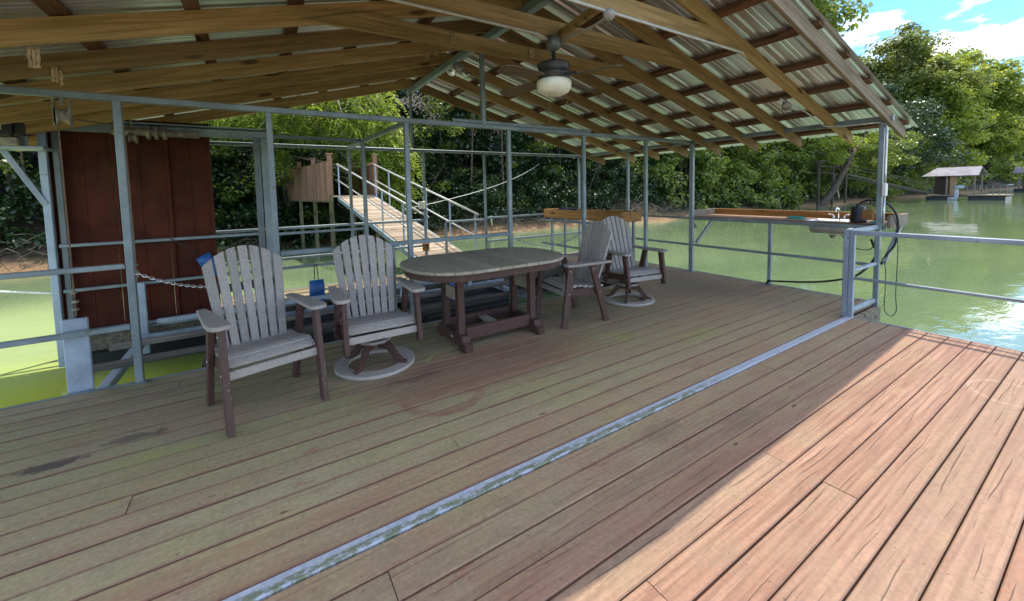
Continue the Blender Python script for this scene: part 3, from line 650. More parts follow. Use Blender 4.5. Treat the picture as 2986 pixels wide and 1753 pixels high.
# ================================================================== FURNITURE
def brown_spotted():
    t = NT('brown_poly_lumber_speckled'); v = t.shift(t.obj(), 11)
    c = t.mix(t.noise(v, 30, 4), (.058, .027, .021), (.088, .044, .034))
    c = t.mix(t.math('MULTIPLY', t.ramp(t.vor(v, 46), .11, .17, 1, 0), t.ramp(t.noise(v, 5, 2), .52, .6)), c, (.5, .46, .4))
    t.P(Base_Color=c, Roughness=.58); return t.m
M['brownspot'] = brown_spotted()
def arc_top(u): return .775-1.9*u*u
LEAN = R(17)
def backpt(u, v, w): return (u, .10+v*math.sin(LEAN)+w*math.cos(LEAN), .345+v*math.cos(LEAN)-w*math.sin(LEAN))
def make_chair(name, label, swivel):
    t = thing(name, label, 'chair', (0,0,0))
    for i in range(7):                                   # fan back slats
        ub, ut = (i-3)*.0605, (i-3)*.0765; wb, wt = .0245, .0305
        top = [(ut+wt*s, arc_top(ut+wt*s)) for s in (1,.6,.2,-.2,-.6,-1)]
        if i in (0, 6):
            top = sorted(top, key=lambda q: -q[0])
        MB().prism([(ub-wb,0),(ub+wb,0)]+top, backpt, -.011, .011).obj('back_slat', 'grey', t, bevel=.003)
    for v in (.10, .44): MB().prism([(-.215,v),(.215,v),(.215,v+.06),(-.215,v+.06)], lambda u, q, w: backpt(u, q, w), .0125, .03).obj('back_brace', 'brown', t)
    zs = [(.135,.392),(.065,.392),(-.005,.398),(-.075,.408),(-.145,.42)]
    for (yy, z) in zs: MB().cbox((-.262,yy-.0285,z-.011),(.262,yy+.0285,z+.011), .005).obj('seat_slat', 'grey', t)
    MB().beam((-.262,-.215,.425),(.262,-.215,.425), .056, .022, up=(0,-.12,1), ch=.004).obj('seat_slat', 'grey', t)
    MB().beam((-.262,-.277,.405),(.262,-.277,.403), .06, .022, up=(0,-.62,1), ch=.005).obj('seat_slat', 'grey', t)
    MB().cbox((-.29,-.325,.318),(.29,-.302,.372), .004).obj('front_apron', 'grey', t)
    zb = .255 if swivel else 0.
    for s in (-1, 1):
        def leg(y0, y1, w, mat):
            f = zb/.648; ya = y0+(y1-y0)*f
            return MB().beam((s*.283,ya,zb),(s*.283,y1,.648), .036, w, up=(0,1,0), ch=.004).obj('leg', mat, t)
        lf = leg(-.375, -.285, .072, 'brownspot' if not swivel else 'brown'); lr = leg(.185, -.005, .07, 'brown')
        for (by, bz) in ((-.318,.36),(-.30,.60),(.085,.34),(.0,.60)): MB().lathe([(.0,.005),(.005,.0045),(.007,.002),(.007,-.002)], (s*.3015,by,bz), 8, (s,0,0)).obj('bolt', 'zinc', lf if by < -.2 else lr)
        MB().prism([(-.32,.33),(.17,.30),(.20,.345),(.16,.375),(-.10,.392),(-.30,.405)], lambda u, v, w, s=s: (s*(.253+w), u, v), -.012, .012).obj('side_rail', 'brown', t)
        out = [(.24,-.03),(.24,.028),(.12,.04),(-.02,.05),(-.2,.066),(-.31,.066),(-.355,.05),(-.372,.015),(-.366,-.03),(-.345,-.052),(-.28,-.058),(-.1,-.05),(.1,-.04)]
        MB().prism(out, lambda u, v, w, s=s: (s*(.288+v), u, .662+w-.012*u), -.0135, .0135).obj('armrest', 'grey', t, bevel=.005)
    if swivel:
        MB().cbox((-.25,-.2,.29),(.25,-.14,.325)).cbox((-.25,.06,.29),(.25,.12,.325)).obj('seat_bearer', 'brown', t)
        MB().lathe([(0,.29),(.11,.29),(.115,.262),(.09,.25),(.09,.236),(.06,.232),(0,.232)], n=20).obj('swivel_plate', 'black', t, True)
        oc = [(.135*math.cos(R(22.5+45*k)), .135*math.sin(R(22.5+45*k))) for k in range(8)]
        MB().prism(oc, lambda u, v, w: (u, v, w), .205, .231).obj('hub_plate', 'grey', t, bevel=.003)
        for k in range(4):
            A = R(45+90*k)
            out = [(.03,.205),(.13,.205),(.17,.165),(.21,.105),(.255,.062),(.29,.05),(.292,.033),(.22,.031),(.185,.05),(.15,.10),(.11,.145),(.03,.15)]
            MB().prism(out, lambda u, v, w, A=A: (u*math.cos(A)-w*math.sin(A), u*math.sin(A)+w*math.cos(A), v), -.018, .018).obj('pedestal_leg', 'brown', t, bevel=.003)
        b = MB(); n = 48; b.lathe([(.222,.003),(.325,.003),(.33,.008),(.33,.026),(.325,.031),(.222,.031),(.222,.003)], n=n); o = b.obj('base_ring', 'grey', t)
    return t
c1 = make_chair('adirondack_chair', 'grey slatted armchair on four brown legs, nearest, left of the table', False)
c1.location = (-.04, 3.365, 0); c1.rotation_euler[2] = R(15)
c3 = copy_tree(c1); c3['label'] = 'grey slatted armchair turned side-on to the right end of the oval table'; c3.location = (3.06, 3.455, 0); c3.rotation_euler[2] = R(-96)
c2 = make_chair('swivel_chair', 'grey slatted swivel chair on a ring base between the legged chair and the table', True); c2.location = (.785, 3.485, 0)
c4 = copy_tree(c2); c4['label'] = 'grey slatted swivel chair on a ring base at the far right of the group'; c4.location = (4.04, 3.575, 0); c4.rotation_euler[2] = R(-8.5)
for c in (c1, c2, c3, c4): c['group'] = 'grey and brown slatted armchairs'

tb = thing('oval_table', 'oval grey-green slatted table on brown trestle legs', 'table', (1.92, 3.55, 0))
tx, ty, ta, tbb, tz = 1.91, 3.55, .83, .545, .79
def ov(x):   # half width of the rounded-end outline at x offset
    e = max(0, abs(x)-.33)/(ta-.33); return tbb*(max(0, 1-min(1, e)**2.3))**.46
ns = 12; sw = 2*ta/ns
for k in range(ns):
    x0, x1 = -ta+k*sw+.0018, -ta+(k+1)*sw-.0018; xx = np.linspace(x0, x1, 9)
    out = [(x, -ov(x)) for x in xx]+[(x, ov(x)) for x in xx[::-1]]
    MB().prism(out, lambda u, v, w: (tx+u, ty+v, tz+w), -.028, 0).obj('table_slat', 'greytop', tb, bevel=.003)
aa = np.linspace(0, 2*math.pi, 61)[:-1]
def ovp(s, ins): x = (ta-ins)*math.cos(s); return x, math.copysign(max(0, ov(x*(ta)/(ta-ins))-ins), math.sin(s)) if abs(math.sin(s)) > 1e-6 else 0
b = MB(); ro = [ovp(s, .028) for s in aa]; ri = [ovp(s, .055) for s in aa]; n = 60
for z in (tz-.092, tz-.0285):
    b.v += [(tx+u, ty+v, z) for u, v in ro]+[(tx+u, ty+v, z) for u, v in ri]
for i in range(n):
    j = (i+1) % n
    b.f += [(i,j,2*n+j,2*n+i),(n+j,n+i,3*n+i,3*n+j),(j,i,n+i,n+j),(2*n+i,2*n+j,3*n+j,3*n+i)]
b.obj('apron', 'brown', tb)
for xx in (1.545, 2.355):
    for yy in (3.38, 3.72): MB().cbox((xx-.034,yy-.034,.115),(xx+.034,yy+.034,tz-.03), .004).obj('leg', 'brown', tb)
    out = [(-.345,0),(-.225,0),(-.20,.03),(.20,.03),(.225,0),(.345,0),(.35,.06),(.30,.085),(.265,.135),(-.265,.135),(-.30,.085),(-.35,.06)]
    MB().prism(out, lambda u, v, w, xx=xx: (xx+w, 3.55+u, v), -.04, .04).obj('trestle_foot', 'brown', tb, bevel=.004)
    MB().cbox((xx-.012,3.415,.43),(xx+.012,3.685,.55)).obj('end_panel', 'greytop', tb)
    MB().cbox((xx-.035,3.2,tz-.092),(xx+.035,3.9,tz-.03)).obj('top_bearer', 'brown', tb)
for yy in (3.36, 3.74): MB().cbox((1.59,yy-.014,.07),(2.31,yy+.014,.185)).obj('stretcher', 'brown', tb)
MB().cbox((1.91,3.376,.12),(2.0,3.724,.15)).obj('cross_slat', 'greytop', tb)
MB().box((1.503,3.47,.075),(1.5045,3.52,.095)).obj('maker_plate', 'tag', tb)

# ================================================================== SINK COUNTER
sc = thing('sink_counter', 'wooden cleaning counter with backboard hung outside the right railing', 'counter', (6.7, 2.9, .9))
CZ = .965; cx0, cx1, cy0, cy1 = DXR+.005, 7.0, 1.66, 4.15
sx0, sx1, sy0, sy1 = 6.40, 6.80, 2.02, 2.50
for a, b_ in (((cx0,cy0),(cx1,sy0)), ((cx0,sy1),(cx1,cy1)), ((cx0,sy0),(sx0,sy1)), ((sx1,sy0),(cx1,sy1))):
    MB().box((a[0],a[1],CZ-.02),(b_[0],b_[1],CZ)).obj('worktop_board', 'ply', sc)
MB().cbox((cx1,cy0-.02,CZ-.045),(cx1+.035,cy1+.02,1.065)).obj('backboard', 'trough', sc)
MB().cbox((cx0+.02,cy0-.037,CZ-.05),(cx1+.036,cy0-.0025,1.065)).obj('end_board', 'oldwood', sc); MB().cbox((cx0,cy1+.021,CZ-.01),(cx1+.036,cy1+.056,1.065)).obj('end_board', 'oldwood', sc)
MB().beam((cx0+.01,cy0,CZ-.045),(cx0+.01,cy1,CZ-.045), .012, .05).obj('edge_angle', 'steel', sc)
for yy in (1.66, 4.12): MB().beam((DXR,yy,.5),(6.9,yy,CZ-.05), .035, .035).obj('bracket', 'steel', sc)
b = MB()   # stainless basin
rim = [(sx0-.02,sy0-.02,CZ+.004),(sx1+.02,sy0-.02,CZ+.004),(sx1+.02,sy1+.02,CZ+.004),(sx0-.02,sy1+.02,CZ+.004)]
r1 = [(sx0+.01,sy0+.01,CZ+.003),(sx1-.05,sy0+.01,CZ+.003),(sx1-.05,sy1-.01,CZ+.003),(sx0+.01,sy1-.01,CZ+.003)]
r2 = [(sx0+.02,sy0+.02,CZ-.14),(sx1-.06,sy0+.02,CZ-.14),(sx1-.06,sy1-.02,CZ-.14),(sx0+.02,sy1-.02,CZ-.14)]
r3 = [(sx0+.05,sy0+.05,CZ-.175),(sx1-.09,sy0+.05,CZ-.175),(sx1-.09,sy1-.05,CZ-.175),(sx0+.05,sy1-.05,CZ-.175)]
b.add(rim+r1+r2+r3, [(a*4+i, a*4+(i+1)%4, a*4+4+(i+1)%4, a*4+4+i) for a in range(3) for i in range(4)]+[(12,13,14,15)])
o = bsn = b.obj('basin', 'stain', sc, bevel=.012); sd = o.modifiers.new('solid', 'SOLIDIFY'); sd.thickness = .003
scx, scy = 6.58, 2.26
MB().lathe([(0,CZ-.176),(.045,CZ-.178),(.045,CZ-.2),(.03,CZ-.205),(.028,CZ-.235),(0,CZ-.236)], (scx,scy,0), 16).obj('drain', 'ruststeel', bsn, True)
fc = thing('faucet', 'chrome two-handled faucet behind the sink', 'faucet', (6.83, 2.27, CZ))
qx, qy, qz = 6.80, 2.27, CZ+.0045
MB().cbox((qx-.022,qy-.085,qz),(qx+.022,qy+.085,qz+.018), .008).obj('base', 'chrome', fc)
MB().tube(smooth_path([(qx,qy,qz+.015),(qx,qy,qz+.10),(qx-.015,qy,qz+.145),(qx-.06,qy+.01,qz+.15),(qx-.085,qy+.015,qz+.11)]), .011, 10).obj('spout', 'chrome', fc, True)
for s in (-1, 1):
    MB().tube([(qx,qy+s*.06,qz+.015),(qx,qy+s*.06,qz+.05)], [.016,.011], 10).tube(smooth_path([(qx,qy+s*.06,qz+.05),(qx,qy+s*.085,qz+.068),(qx-.005,qy+s*.12,qz+.075)]), .007, 8).obj('handle', 'chrome', fc, True)
pm = thing('water_pump', 'black cylindrical pump with hose standing on the counter end', 'pump', (6.47, 1.93, CZ))
px_, py_ = 6.47, 1.96
MB().lathe([(0,CZ+.001),(.084,CZ+.001),(.086,CZ+.035),(.078,CZ+.045),(.078,CZ+.08),(.072,CZ+.085),(.07,CZ+.195),(.066,CZ+.204),(.026,CZ+.206),(.024,CZ+.235),(.0,CZ+.236)], (px_,py_,0), 24).obj('body', 'black', pm, True)
MB().tube(smooth_path([(px_,py_,CZ+.22),(px_+.02,py_-.03,CZ+.26),(6.45,1.82,CZ+.285),(6.44,1.68,CZ+.25),(6.47,1.60,CZ+.12),(6.50,1.585,CZ-.05),(6.47,1.60,CZ-.25),(6.42,1.66,CZ-.38),(6.40,1.70,CZ-.5)]), .012, 8).obj('hose', 'rubber', pm, True)
MB().tube(smooth_path([(px_+.01,py_,CZ+.22),(6.46,1.86,CZ+.25),(6.43,1.77,CZ+.2),(6.46,1.62,CZ+.1),(6.49,1.58,CZ-.2),(6.47,1.57,CZ-.55),(6.46,1.57,.1),(6.47,1.56,-.08),(6.45,1.60,-.16),(6.44,1.66,-.1),(6.43,1.66,.1),(6.42,1.66,.4),(6.40,1.69,.55)]), .0045, 6).obj('power_cord', 'rubber', pm, True)
wb = MB(); wb.cbox((DXR-.11,1.75,CZ+.05),(DXR-.055,1.865,CZ+.175), .01); tag(wb.obj('wood_block', 'trough'), 'tan wood block wedged against the outer post by the pump', 'wood block')
hs = MB(); hs.tube(smooth_path([(6.30,2.95,-.02),(6.30,2.93,.05),(6.28,2.80,.075),(6.26,2.3,.16),(6.27,1.95,.28),(6.30,1.82,.40),(6.36,1.76,.52),(6.39,1.74,.62),(6.37,1.77,.70),(6.36,1.79,.77)]), .013, 8); tag(hs.obj('drain_hose', 'rubber', smooth=True), 'black hose lying from the outer post to the middle rail post foot', 'hose')
hs = MB(); hs.tube(smooth_path([(6.52,2.16,.80),(6.45,2.0,.66),(6.43,1.9,.625),(6.42,1.8,.65),(6.39,1.76,.78),(6.39,1.76,.93)]), .006, 6); tag(hs.obj('supply_hose', 'rubber', smooth=True), 'thin dark tube drooping under the sink to the outer post', 'hose')
def cloth(c, w, d, lab):
    b = MB(); n = 10
    for j in range(n):
        for i in range(n):
            u, v = i/(n-1)-.5, j/(n-1)-.5
            b.v.append((c[0]+v*d+.008*math.sin(u*17), c[1]+u*w+.01*math.sin(v*13), CZ+.004+.045*abs(math.sin(u*11+v*7)*math.cos(v*9-u*5))*(1-3.2*max(u*u,v*v))))
    b.f = [(j*n+i, j*n+i+1, (j+1)*n+i+1, (j+1)*n+i) for j in range(n-1) for i in range(n-1)]
    o = b.obj('work_glove', 'teal', smooth=True); s = o.modifiers.new('s', 'SOLIDIFY'); s.thickness = .003; s.offset = 1; tag(o, lab, 'glove', 'teal rags on the counter')
cloth((6.62,2.72), .22, .12, 'teal rag crumpled on the counter left of the sink'); cloth((6.50,1.78), .10, .12, 'teal rag crumpled by the outer post beside the pump')
# conduit and box on the outer post
eb = thing('electrical_box', 'grey weatherproof outlet box on the outer corner post', 'electrical box', (DXR-.06, 1.70, 1.32))
MB().cbox((DXR-.055,1.655,1.31),(DXR+.0,1.68,1.45)).cbox((DXR-.075,1.652,1.30),(DXR-.018,1.694,1.455), .008).obj('box', 'white', eb)
MB().tube([(DXR-.045,1.672,z) for z in np.linspace(1.45,2.1,6)]+[(DXR-.045,1.69,2.165),(DXR-.045,1.75,2.185)]+[(DXR-.075,y,2.185) for y in (1.85,2.1,2.25)], .013, 8).obj('pipe', 'zinc', eb, True)
MB().tube([(DXR-.045,1.672,1.30),(DXR-.045,1.672,.95)], .012, 8).obj('pipe', 'zinc', eb, True)
# rear trough
tr = thing('wood_trough', 'long golden-brown wooden trough on the inner edge of the right walkway', 'trough', (5.5, 5.9, .9))
for nm, a, b_ in (('side_board',(5.25,4.78,.875),(5.285,7.0,1.05)), ('side_board',(5.72,4.78,.875),(5.755,7.0,1.05)), ('end_board',(5.2875,4.775,.875),(5.7175,4.81,1.05)), ('end_board',(5.2875,6.965,.875),(5.7175,7.0,1.05)), ('bottom_board',(5.2875,4.8125,.88),(5.7175,6.9625,.9))):
    MB().cbox(a, b_).obj(nm, 'trough', tr)
for yy in (4.9, 6.8):
    for xx in (5.32, 5.68): MB().beam((xx,yy,0),(xx,yy,.873), .04, .04).obj('leg', 'steel', tr)
b = MB(); b.ball((5.42,6.4,1.03), .2, 10, (.8,1.6,.35)); tag(b.obj('black_tarp', 'black', smooth=True), 'dark bundled tarp heaped in the far end of the wooden trough', 'tarp')

# ================================================================== BOAT LIFT AND SLIP
bl = thing('boat_lift', 'pale blue steel boat lift cradle with cables in the slip', 'boat lift', (1, 5.1, -.3))
MB().cbox((-1.30,4.30,-.4),(-1.155,4.325,.56), .006).obj('hanger_plate', 'liftblue', bl)
MB().cbox((-1.25,5.98,-.3),(-1.13,6.01,.52), .006).obj('hanger_plate', 'liftblue', bl)
for x in (-1.16, 1.35, 3.3): MB().beam((x,4.28,-.11),(x,6.02,-.11), .075, .075, ch=.006).obj('cradle_beam', 'liftblue', bl)
for yy in (4.95, 5.55): MB().beam((-1.35,yy,-.045),(3.6,yy,-.045), .09, .05, ch=.008).obj('bunk_board', 'bunk', bl)
MB().beam((-1.2,5.85,-.09),(3.5,5.85,-.09), .05, .09, ch=.006).obj('side_rail', 'liftblue', bl)
MB().beam((-1.0,5.72,.12),(3.4,5.72,.12), .045, .045).obj('side_rail', 'liftblue', bl)
for x in (-.6, .5, 1.7, 2.8): MB().beam((x,5.72,-.05),(x,5.72,.1), .045, .045).obj('upright', 'liftblue', bl)
MB().cbox((-.55,4.8,-.42),(1.05,5.7,-.12), .06).obj('lift_tank', 'float', bl); MB().cbox((1.7,4.7,-.42),(3.1,5.7,-.12), .06).obj('lift_tank', 'float', bl)
for x, y0, z0, z1 in ((-1.215,4.30,.56,2.06), (-1.19,5.99,.52,2.12)):
    cbl = MB().tube([(x,y0,z0+.02),(x,y0,z1)], .006, 6).obj('cable', 'cable', bl)
    for dz in (.06, .12, .19): MB().lathe([(.008,0),(.02,.004),(.02,.018),(.008,.022)], (x,y0,z0+dz), 10).obj('cable_clamp', 'ruststeel', cbl)
def pulley(x, y, z, nm='pulley'):
    MB().cbox((x-.045,y-.03,z-.09),(x-.038,y+.03,z+.1)).cbox((x+.038,y-.03,z-.09),(x+.045,y+.03,z+.1)).obj('pulley_cheek', 'ruststeel', bl)
    MB().lathe([(.012,-.036),(.062,-.034),(.062,-.026),(.046,-.018),(.046,.018),(.062,.026),(.062,.034),(.012,.036)], (x,y,z-.02), 16, (1,.25,0)).obj(nm, 'ruststeel', bl, True)
    MB().tube([(x,y,z+.06),(x,y,z+.17)], .014, 6).obj('pulley_hook', 'ruststeel', bl)
pulley(-1.17, 4.24, 2.09); pulley(-1.14, 6.02, 2.16)
MB().tube([(-1.12,4.3,2.06),(-.75,5.98,2.2)], .006, 6).obj('cable', 'cable', bl)
MB().tube([(-1.3,6.02,2.2),(-.55,6.02,2.2)], .045, 12).obj('winding_drum', 'ruststeel', bl, True)
for x in (-1.0, -.93, -.86): MB().lathe([(.045,-.02),(.075,-.015),(.075,.015),(.045,.02)], (x,6.02,2.2), 14, (1,0,0)).obj('drum_flange', 'ruststeel', bl)
mo = thing('lift_motor', 'black lift motor with a paper label at the upper left edge', 'motor', (-2.0, 5.9, 2.0))
MB().cbox((-2.35,5.82,2.08),(-1.96,5.97,2.26), .012).obj('housing', 'black', mo); MB().cbox((-1.96,5.85,2.1),(-1.88,5.95,2.22), .01).obj('end_bell', 'black', mo)
MB().cbox((-2.3,5.84,2.0),(-1.93,5.96,2.08), .01).obj('base', 'ruststeel', mo); MB().box((-2.22,5.817,2.14),(-2.02,5.8185,2.24)).obj('label', 'tag', mo)
MB().tube(smooth_path([(-2.1,5.9,2.26),(-2.0,5.9,2.30),(-1.92,5.93,2.26),(-1.9,6.0,2.2)]), .012, 8).obj('lead', 'rubber', mo, True); MB().cbox((-2.25,5.85,2.26),(-2.0,5.95,2.295)).obj('capacitor', 'bunk', mo)

rp = thing('metal_wall_panel', 'dark red ribbed metal siding panel behind the slip', 'wall panel', (-1.15, 6.22, 0))
x = -1.83
for k in range(3):
    x1 = min(x+.46, -.5); b = MB(); prof = []
    for u in np.linspace(0, x1-x, 9): prof.append((x+u, 0))
    w = x1-x
    prof = [(x,0),(x+.012,-.032),(x+.04,-.032),(x+.052,0),(x+.2,0),(x+.206,-.006),(x+.23,-.006),(x+.236,0),(x1-.0015,0)]
    for z in (.0, 2.36): b.v += [(px, 6.225+py, z) for px, py in prof]
    n = len(prof); b.f = [(i,i+1,n+i+1,n+i) for i in range(n-1)]
    b.obj('siding_sheet', 'redmetal', rp); x = x1
MB().cbox((-.499,6.19,0),(-.47,6.25,2.36)).obj('corner_trim', 'redmetal', rp); MB().cbox((-1.85,6.19,0),(-1.8315,6.25,2.36)).obj('corner_trim', 'redmetal', rp)

# chains, bags, ropes
def chain(p, q, sag, lab):
    b = MB(); pts = cat_curve(p, q, sag, 44)
    for i in range(44):
        a, c = Vector(pts[i]), Vector(pts[i+1]); d = (c-a); l = d.length; d.normalize(); s = d.cross(Vector((0,0,1))).normalized() if i % 2 else Vector((0,0,1))
        s = (s-d*s.dot(d)).normalized(); mid = (a+c)/2
        ring = [mid+d*(math.cos(t)*l*.72)+s*(math.sin(t)*.0095) for t in np.linspace(0, 2*math.pi, 9)]
        b.tube(ring, .0032, 5, False)
    tag(b.obj('gate_chain', 'zinc'), lab, 'chain', 'gate chains along the slip edge')
chain((-.845,4.2,.885),(.10,4.2,.78), .13, 'galvanised gate chain from the left post running behind the nearest chair')
chain((2.665,4.2,.88),(3.845,4.2,.88), .16, 'dark gate chain sagging behind the right end of the table')
def bag(c, w, h, rot, lab, rope):
    b = MB(); n = 8; rows = 9
    t = thing('boat_fender', lab, 'fender', (c[0], c[1], c[2]-h), 'blue fenders hung in the slip')
    Rm = Matrix.Rotation(rot, 4, 'Y')
    for j in range(rows):
        f = j/(rows-1); ww = w/2*(.55 if j == 0 else .85+.15*math.sin(f*3)) ; th = .045*(.25 if j in (0,rows-1) else 1)
        for k in range(12):
            a = 2*math.pi*k/12; ca, sa = math.cos(a), math.sin(a); v = Rm @ Vector((w/2*math.copysign(abs(ca)**.35, ca)*(.93 if j in (0, rows-1) else 1)+.004*math.sin(k*3+j), 0, -h*f)); b.v.append((c[0]+v.x, c[1]+th*math.copysign(abs(sa)**.5, sa), c[2]+v.z))
    for j in range(rows-1):
        for k in range(12): b.f.append((j*12+k, j*12+(k+1)%12, (j+1)*12+(k+1)%12, (j+1)*12+k))
    b.f += [tuple(range(12)), tuple((rows-1)*12+k for k in range(11,-1,-1))]
    b.obj('body', 'blue', t, True); MB().tube(rope, .006, 6).obj('lanyard', 'rubber', t)
bag((.625,6.06,.29), .19, .62, 0, 'blue flat fender hanging from the rail between the two front chairs', [(.60,6.085,.29),(.61,6.085,.51),(.64,6.085,.51),(.65,6.085,.29)])
pa = ony(495, 695, 6.07); pbg = ony(590, 745, 5.95)
bag(tuple(pbg), .15, .3, R(-28), 'blue fender pulled sideways behind the nearest chair back', [tuple(pa), tuple(pbg)])
bag((2.39,5.45,.17), .13, .45, 0, 'blue fender glimpsed between the table legs', [(2.38,5.45,.17),(2.38,5.68,.14)])
b = MB(); b.tube(cat_curve(ony(-300,838,9.0), ony(166,857,6.1), .0), .012, 6); tag(b.obj('mooring_line', 'rope', smooth=True), 'white mooring line stretched over the green water at the left edge', 'rope')
b = MB(); b.tube(cat_curve((2.2,7.05,1.17),(14.,19.,3.0), .25), .007, 5); b2 = b; tag(b.obj('shore_cable', 'rope'), 'thin cable rising from the rear dock to the wooded bank', 'cable')
b = MB(); b.tube([(4.0,7.12,.95),(9.5,16.8,-.2)], .02, 6); b.v = b.v; tag(b.obj('stiff_arm', 'rope'), 'thin white pole slanting down behind the table to the bank water', 'pole')
b = MB(); b.beam((3.55,4.24,.0),(3.62,4.26,.3), .13, .03); tag(b.obj('corner_bumper', 'liftblue'), 'pale blue ribbed bumper behind the side-on chair', 'bumper')
# outlet boxes by the rear rail
for p, lab in ((ony(1230, 598, 7.0), 'small cream outlet box on the rear walkway post beside the gangway'), (ony(1242, 720, 7.0), 'brown outlet box low on the rear walkway post above the table')):
    b = MB(); b.cbox((p.x-.06,7.0-.03,p.z-.07),(p.x+.06,7.02,p.z+.07), .01); tag(b.obj('outlet_box', 'globe' if 'cream' in lab else 'trough'), lab, 'outlet box')
# litter on the deck
p = onz(1258, 1045, .003); b = MB(); b.add([(p.x-.07,p.y-.045,.004),(p.x-.066,p.y-.052,.004),(p.x+.07,p.y+.055,.02),(p.x+.0,p.y+.012,.012)], [(0,1,2,3)])
o = b.obj('leaf_blade', 'straw'); s = o.modifiers.new('s','SOLIDIFY'); s.thickness = .002; tag(o, 'bright yellow-green grass blade on the deck before the table', 'leaf')

# ================================================================== GANGWAY AND LANDING
gw = thing('gangway', 'sunlit plank gangway with pipe handrails sloping up to the landing', 'gangway', (3.1, 7.1, 0))
A0, A1 = Vector((2.70,7.12,.05)), Vector((3.68,7.12,.05)); B0, B1 = Vector((2.04,12.7,1.40)), Vector((2.98,12.5,1.40))
np_ = 34
for k in range(np_):
    f0, f1 = k/np_, (k+1)/np_-.0026
    q = [A0.lerp(B0,f0), A1.lerp(B1,f0), A1.lerp(B1,f1), A0.lerp(B0,f1)]; up = Vector((0,0,.03))
    mids = random.uniform(.3,.7); b = MB()
    b.add([p-up for p in q]+[p+Vector((0,0,random.uniform(0,.004))) for p in q], [(3,2,1,0),(4,5,6,7),(0,1,5,4),(1,2,6,5),(2,3,7,6),(3,0,4,7)])
    b.obj('plank', 'gang', gw)
for a, c in ((A0,B0),(A1,B1)):
    s = Vector((-.03,0,0)) if a is A0 else Vector((.03,0,0))
    MB().beam(a+s-Vector((0,0,.07)), c+s-Vector((0,0,.07)), .05, .1).obj('stringer', 'steel', gw)
    for h, r in ((.95,.024),(.48,.018)): MB().tube([a+s+Vector((0,0,h)), c+s+Vector((0,0,h))], r, 8).obj('handrail', 'conduit', gw, True)
    for f in (.02,.2,.4,.6,.8,.98): p = a.lerp(c,f)+s; MB().tube([p-Vector((0,0,.05)), p+Vector((0,0,.95))], .02, 6).obj('rail_post', 'liftblue', gw)
ld = thing('landing_walkway', 'timber landing with picket sides joining the gangway to the bank', 'landing', (2.5, 15, 1.4))
LY0, LY1, LXa, LXb = 12.72, 18.3, 1.92, 2.98
for k in range(38):
    y0 = LY0+k*.147; plank(LXa-.05-.022*k, LXb+.05, y0, y0+.142, 1.42, .035, mat='gang', par=ld)
def side(x0, x1, s_, ys_):
    X = lambda y: x0+(x1-x0)*(y-LY0)/(LY1-LY0)
    MB().beam((x0,LY0,1.32),(x1,LY1,1.32), .045, .17).obj('joist', 'greypost', ld)
    for k, yy in enumerate(ys_):
        x = X(yy); b = MB(); b.cbox((x-.055,yy-.055,-1.0 if yy < 16.5 else hillz(x,yy)-.2),(x+.055,yy+.055,1.9 if k else 2.62), .006); b.obj('post', 'greypost', ld)
        b = MB(); b.cbox((x-.06,yy-.06,1.45),(x+.06,yy+.06,2.62), .006); rpo = b.obj('rail_post', 'picket', ld)
        b = MB(); b.cbox((x-.078,yy-.078,2.6205),(x+.078,yy+.078,2.66), .01); b.obj('post_cap', 'picket', rpo)
    MB().beam((x0,LY0+.12,2.40),(x1,LY1,2.40), .05, .09).obj('top_rail', 'picket', ld)
    yy = LY0+.1
    while yy < LY1-.15:
        a, c_ = X(yy), X(yy+.14); dz = random.uniform(-.01,.01)
        MB().beam((a+s_*.04,yy+.002,1.86+dz),(c_+s_*.04,yy+.138,1.86+dz), .02, 1.16).obj('picket', 'picket', ld); yy += .142
side(LXa-.09, 1.05, -1, (LY0+.06, 14.5, 16.4, 18.2)); side(LXb+.09, LXb+.2, 1, (LY0-.15, 14.6, 16.5, 18.2))

# ================================================================== FAR BANK THINGS
hb = thing('boathouse_dock', 'small floating boathouse dock with streaked tin roof across the river bend', 'boathouse', (61, 10, WZ))
hx = 61.0
def hbx(nm, a, b_, mt, par=hb): return MB().cbox(a, b_, .02).obj(nm, mt, par)
hbx('float', (hx-.8,11.0,WZ-.2),(hx+2.5,12.6,WZ+.35), 'navy'); hbx('float', (hx-.8,7.2,WZ-.2),(hx+2.5,9.6,WZ+.35), 'navy')
hbx('platform', (hx-.9,7.1,WZ+.42),(hx+2.6,9.8,WZ+.55), 'gang'); hbx('platform', (hx-.9,10.9,WZ+.42),(hx+2.6,12.7,WZ+.55), 'oldwood'); hbx('platform', (hx+1.6,9.8,WZ+.3),(hx+2.6,10.9,WZ+.45), 'oldwood')
b = MB(); b.add([(hx-1.2,8.9,2.05),(hx-1.2,12.9,2.05),(hx+1.0,12.2,2.95),(hx+1.0,9.0,2.95),(hx+3.2,8.9,2.05),(hx+3.2,12.9,2.05)], [(0,1,2,3),(3,2,5,4)])
o = b.obj('roof', 'tinroof', hb); s = o.modifiers.new('s','SOLIDIFY'); s.thickness = .06
for x in (hx-.8, hx+2.4):
    for yy in (9.2, 11.1, 12.5): MB().beam((x,yy,WZ+.5),(x,yy,2.1), .12, .12).obj('post', 'oldwood', hb)
hbx('cabin_wall', (hx-.3,10.95,WZ+.55),(hx+2.2,11.05,2.3), 'trough'); hbx('cabin_wall', (hx+2.2,10.95,WZ+.55),(hx+2.3,12.6,2.1), 'oldwood'); hbx('door', (hx-.36,11.06,WZ+.6),(hx-.3,11.9,1.9), 'houseroof')
for yy in np.arange(7.15, 9.9, .42): MB().beam((hx-.85,yy,WZ+.5),(hx-.85,yy,WZ+1.5), .05, .05).obj('rail_post', 'steeldark', hb)
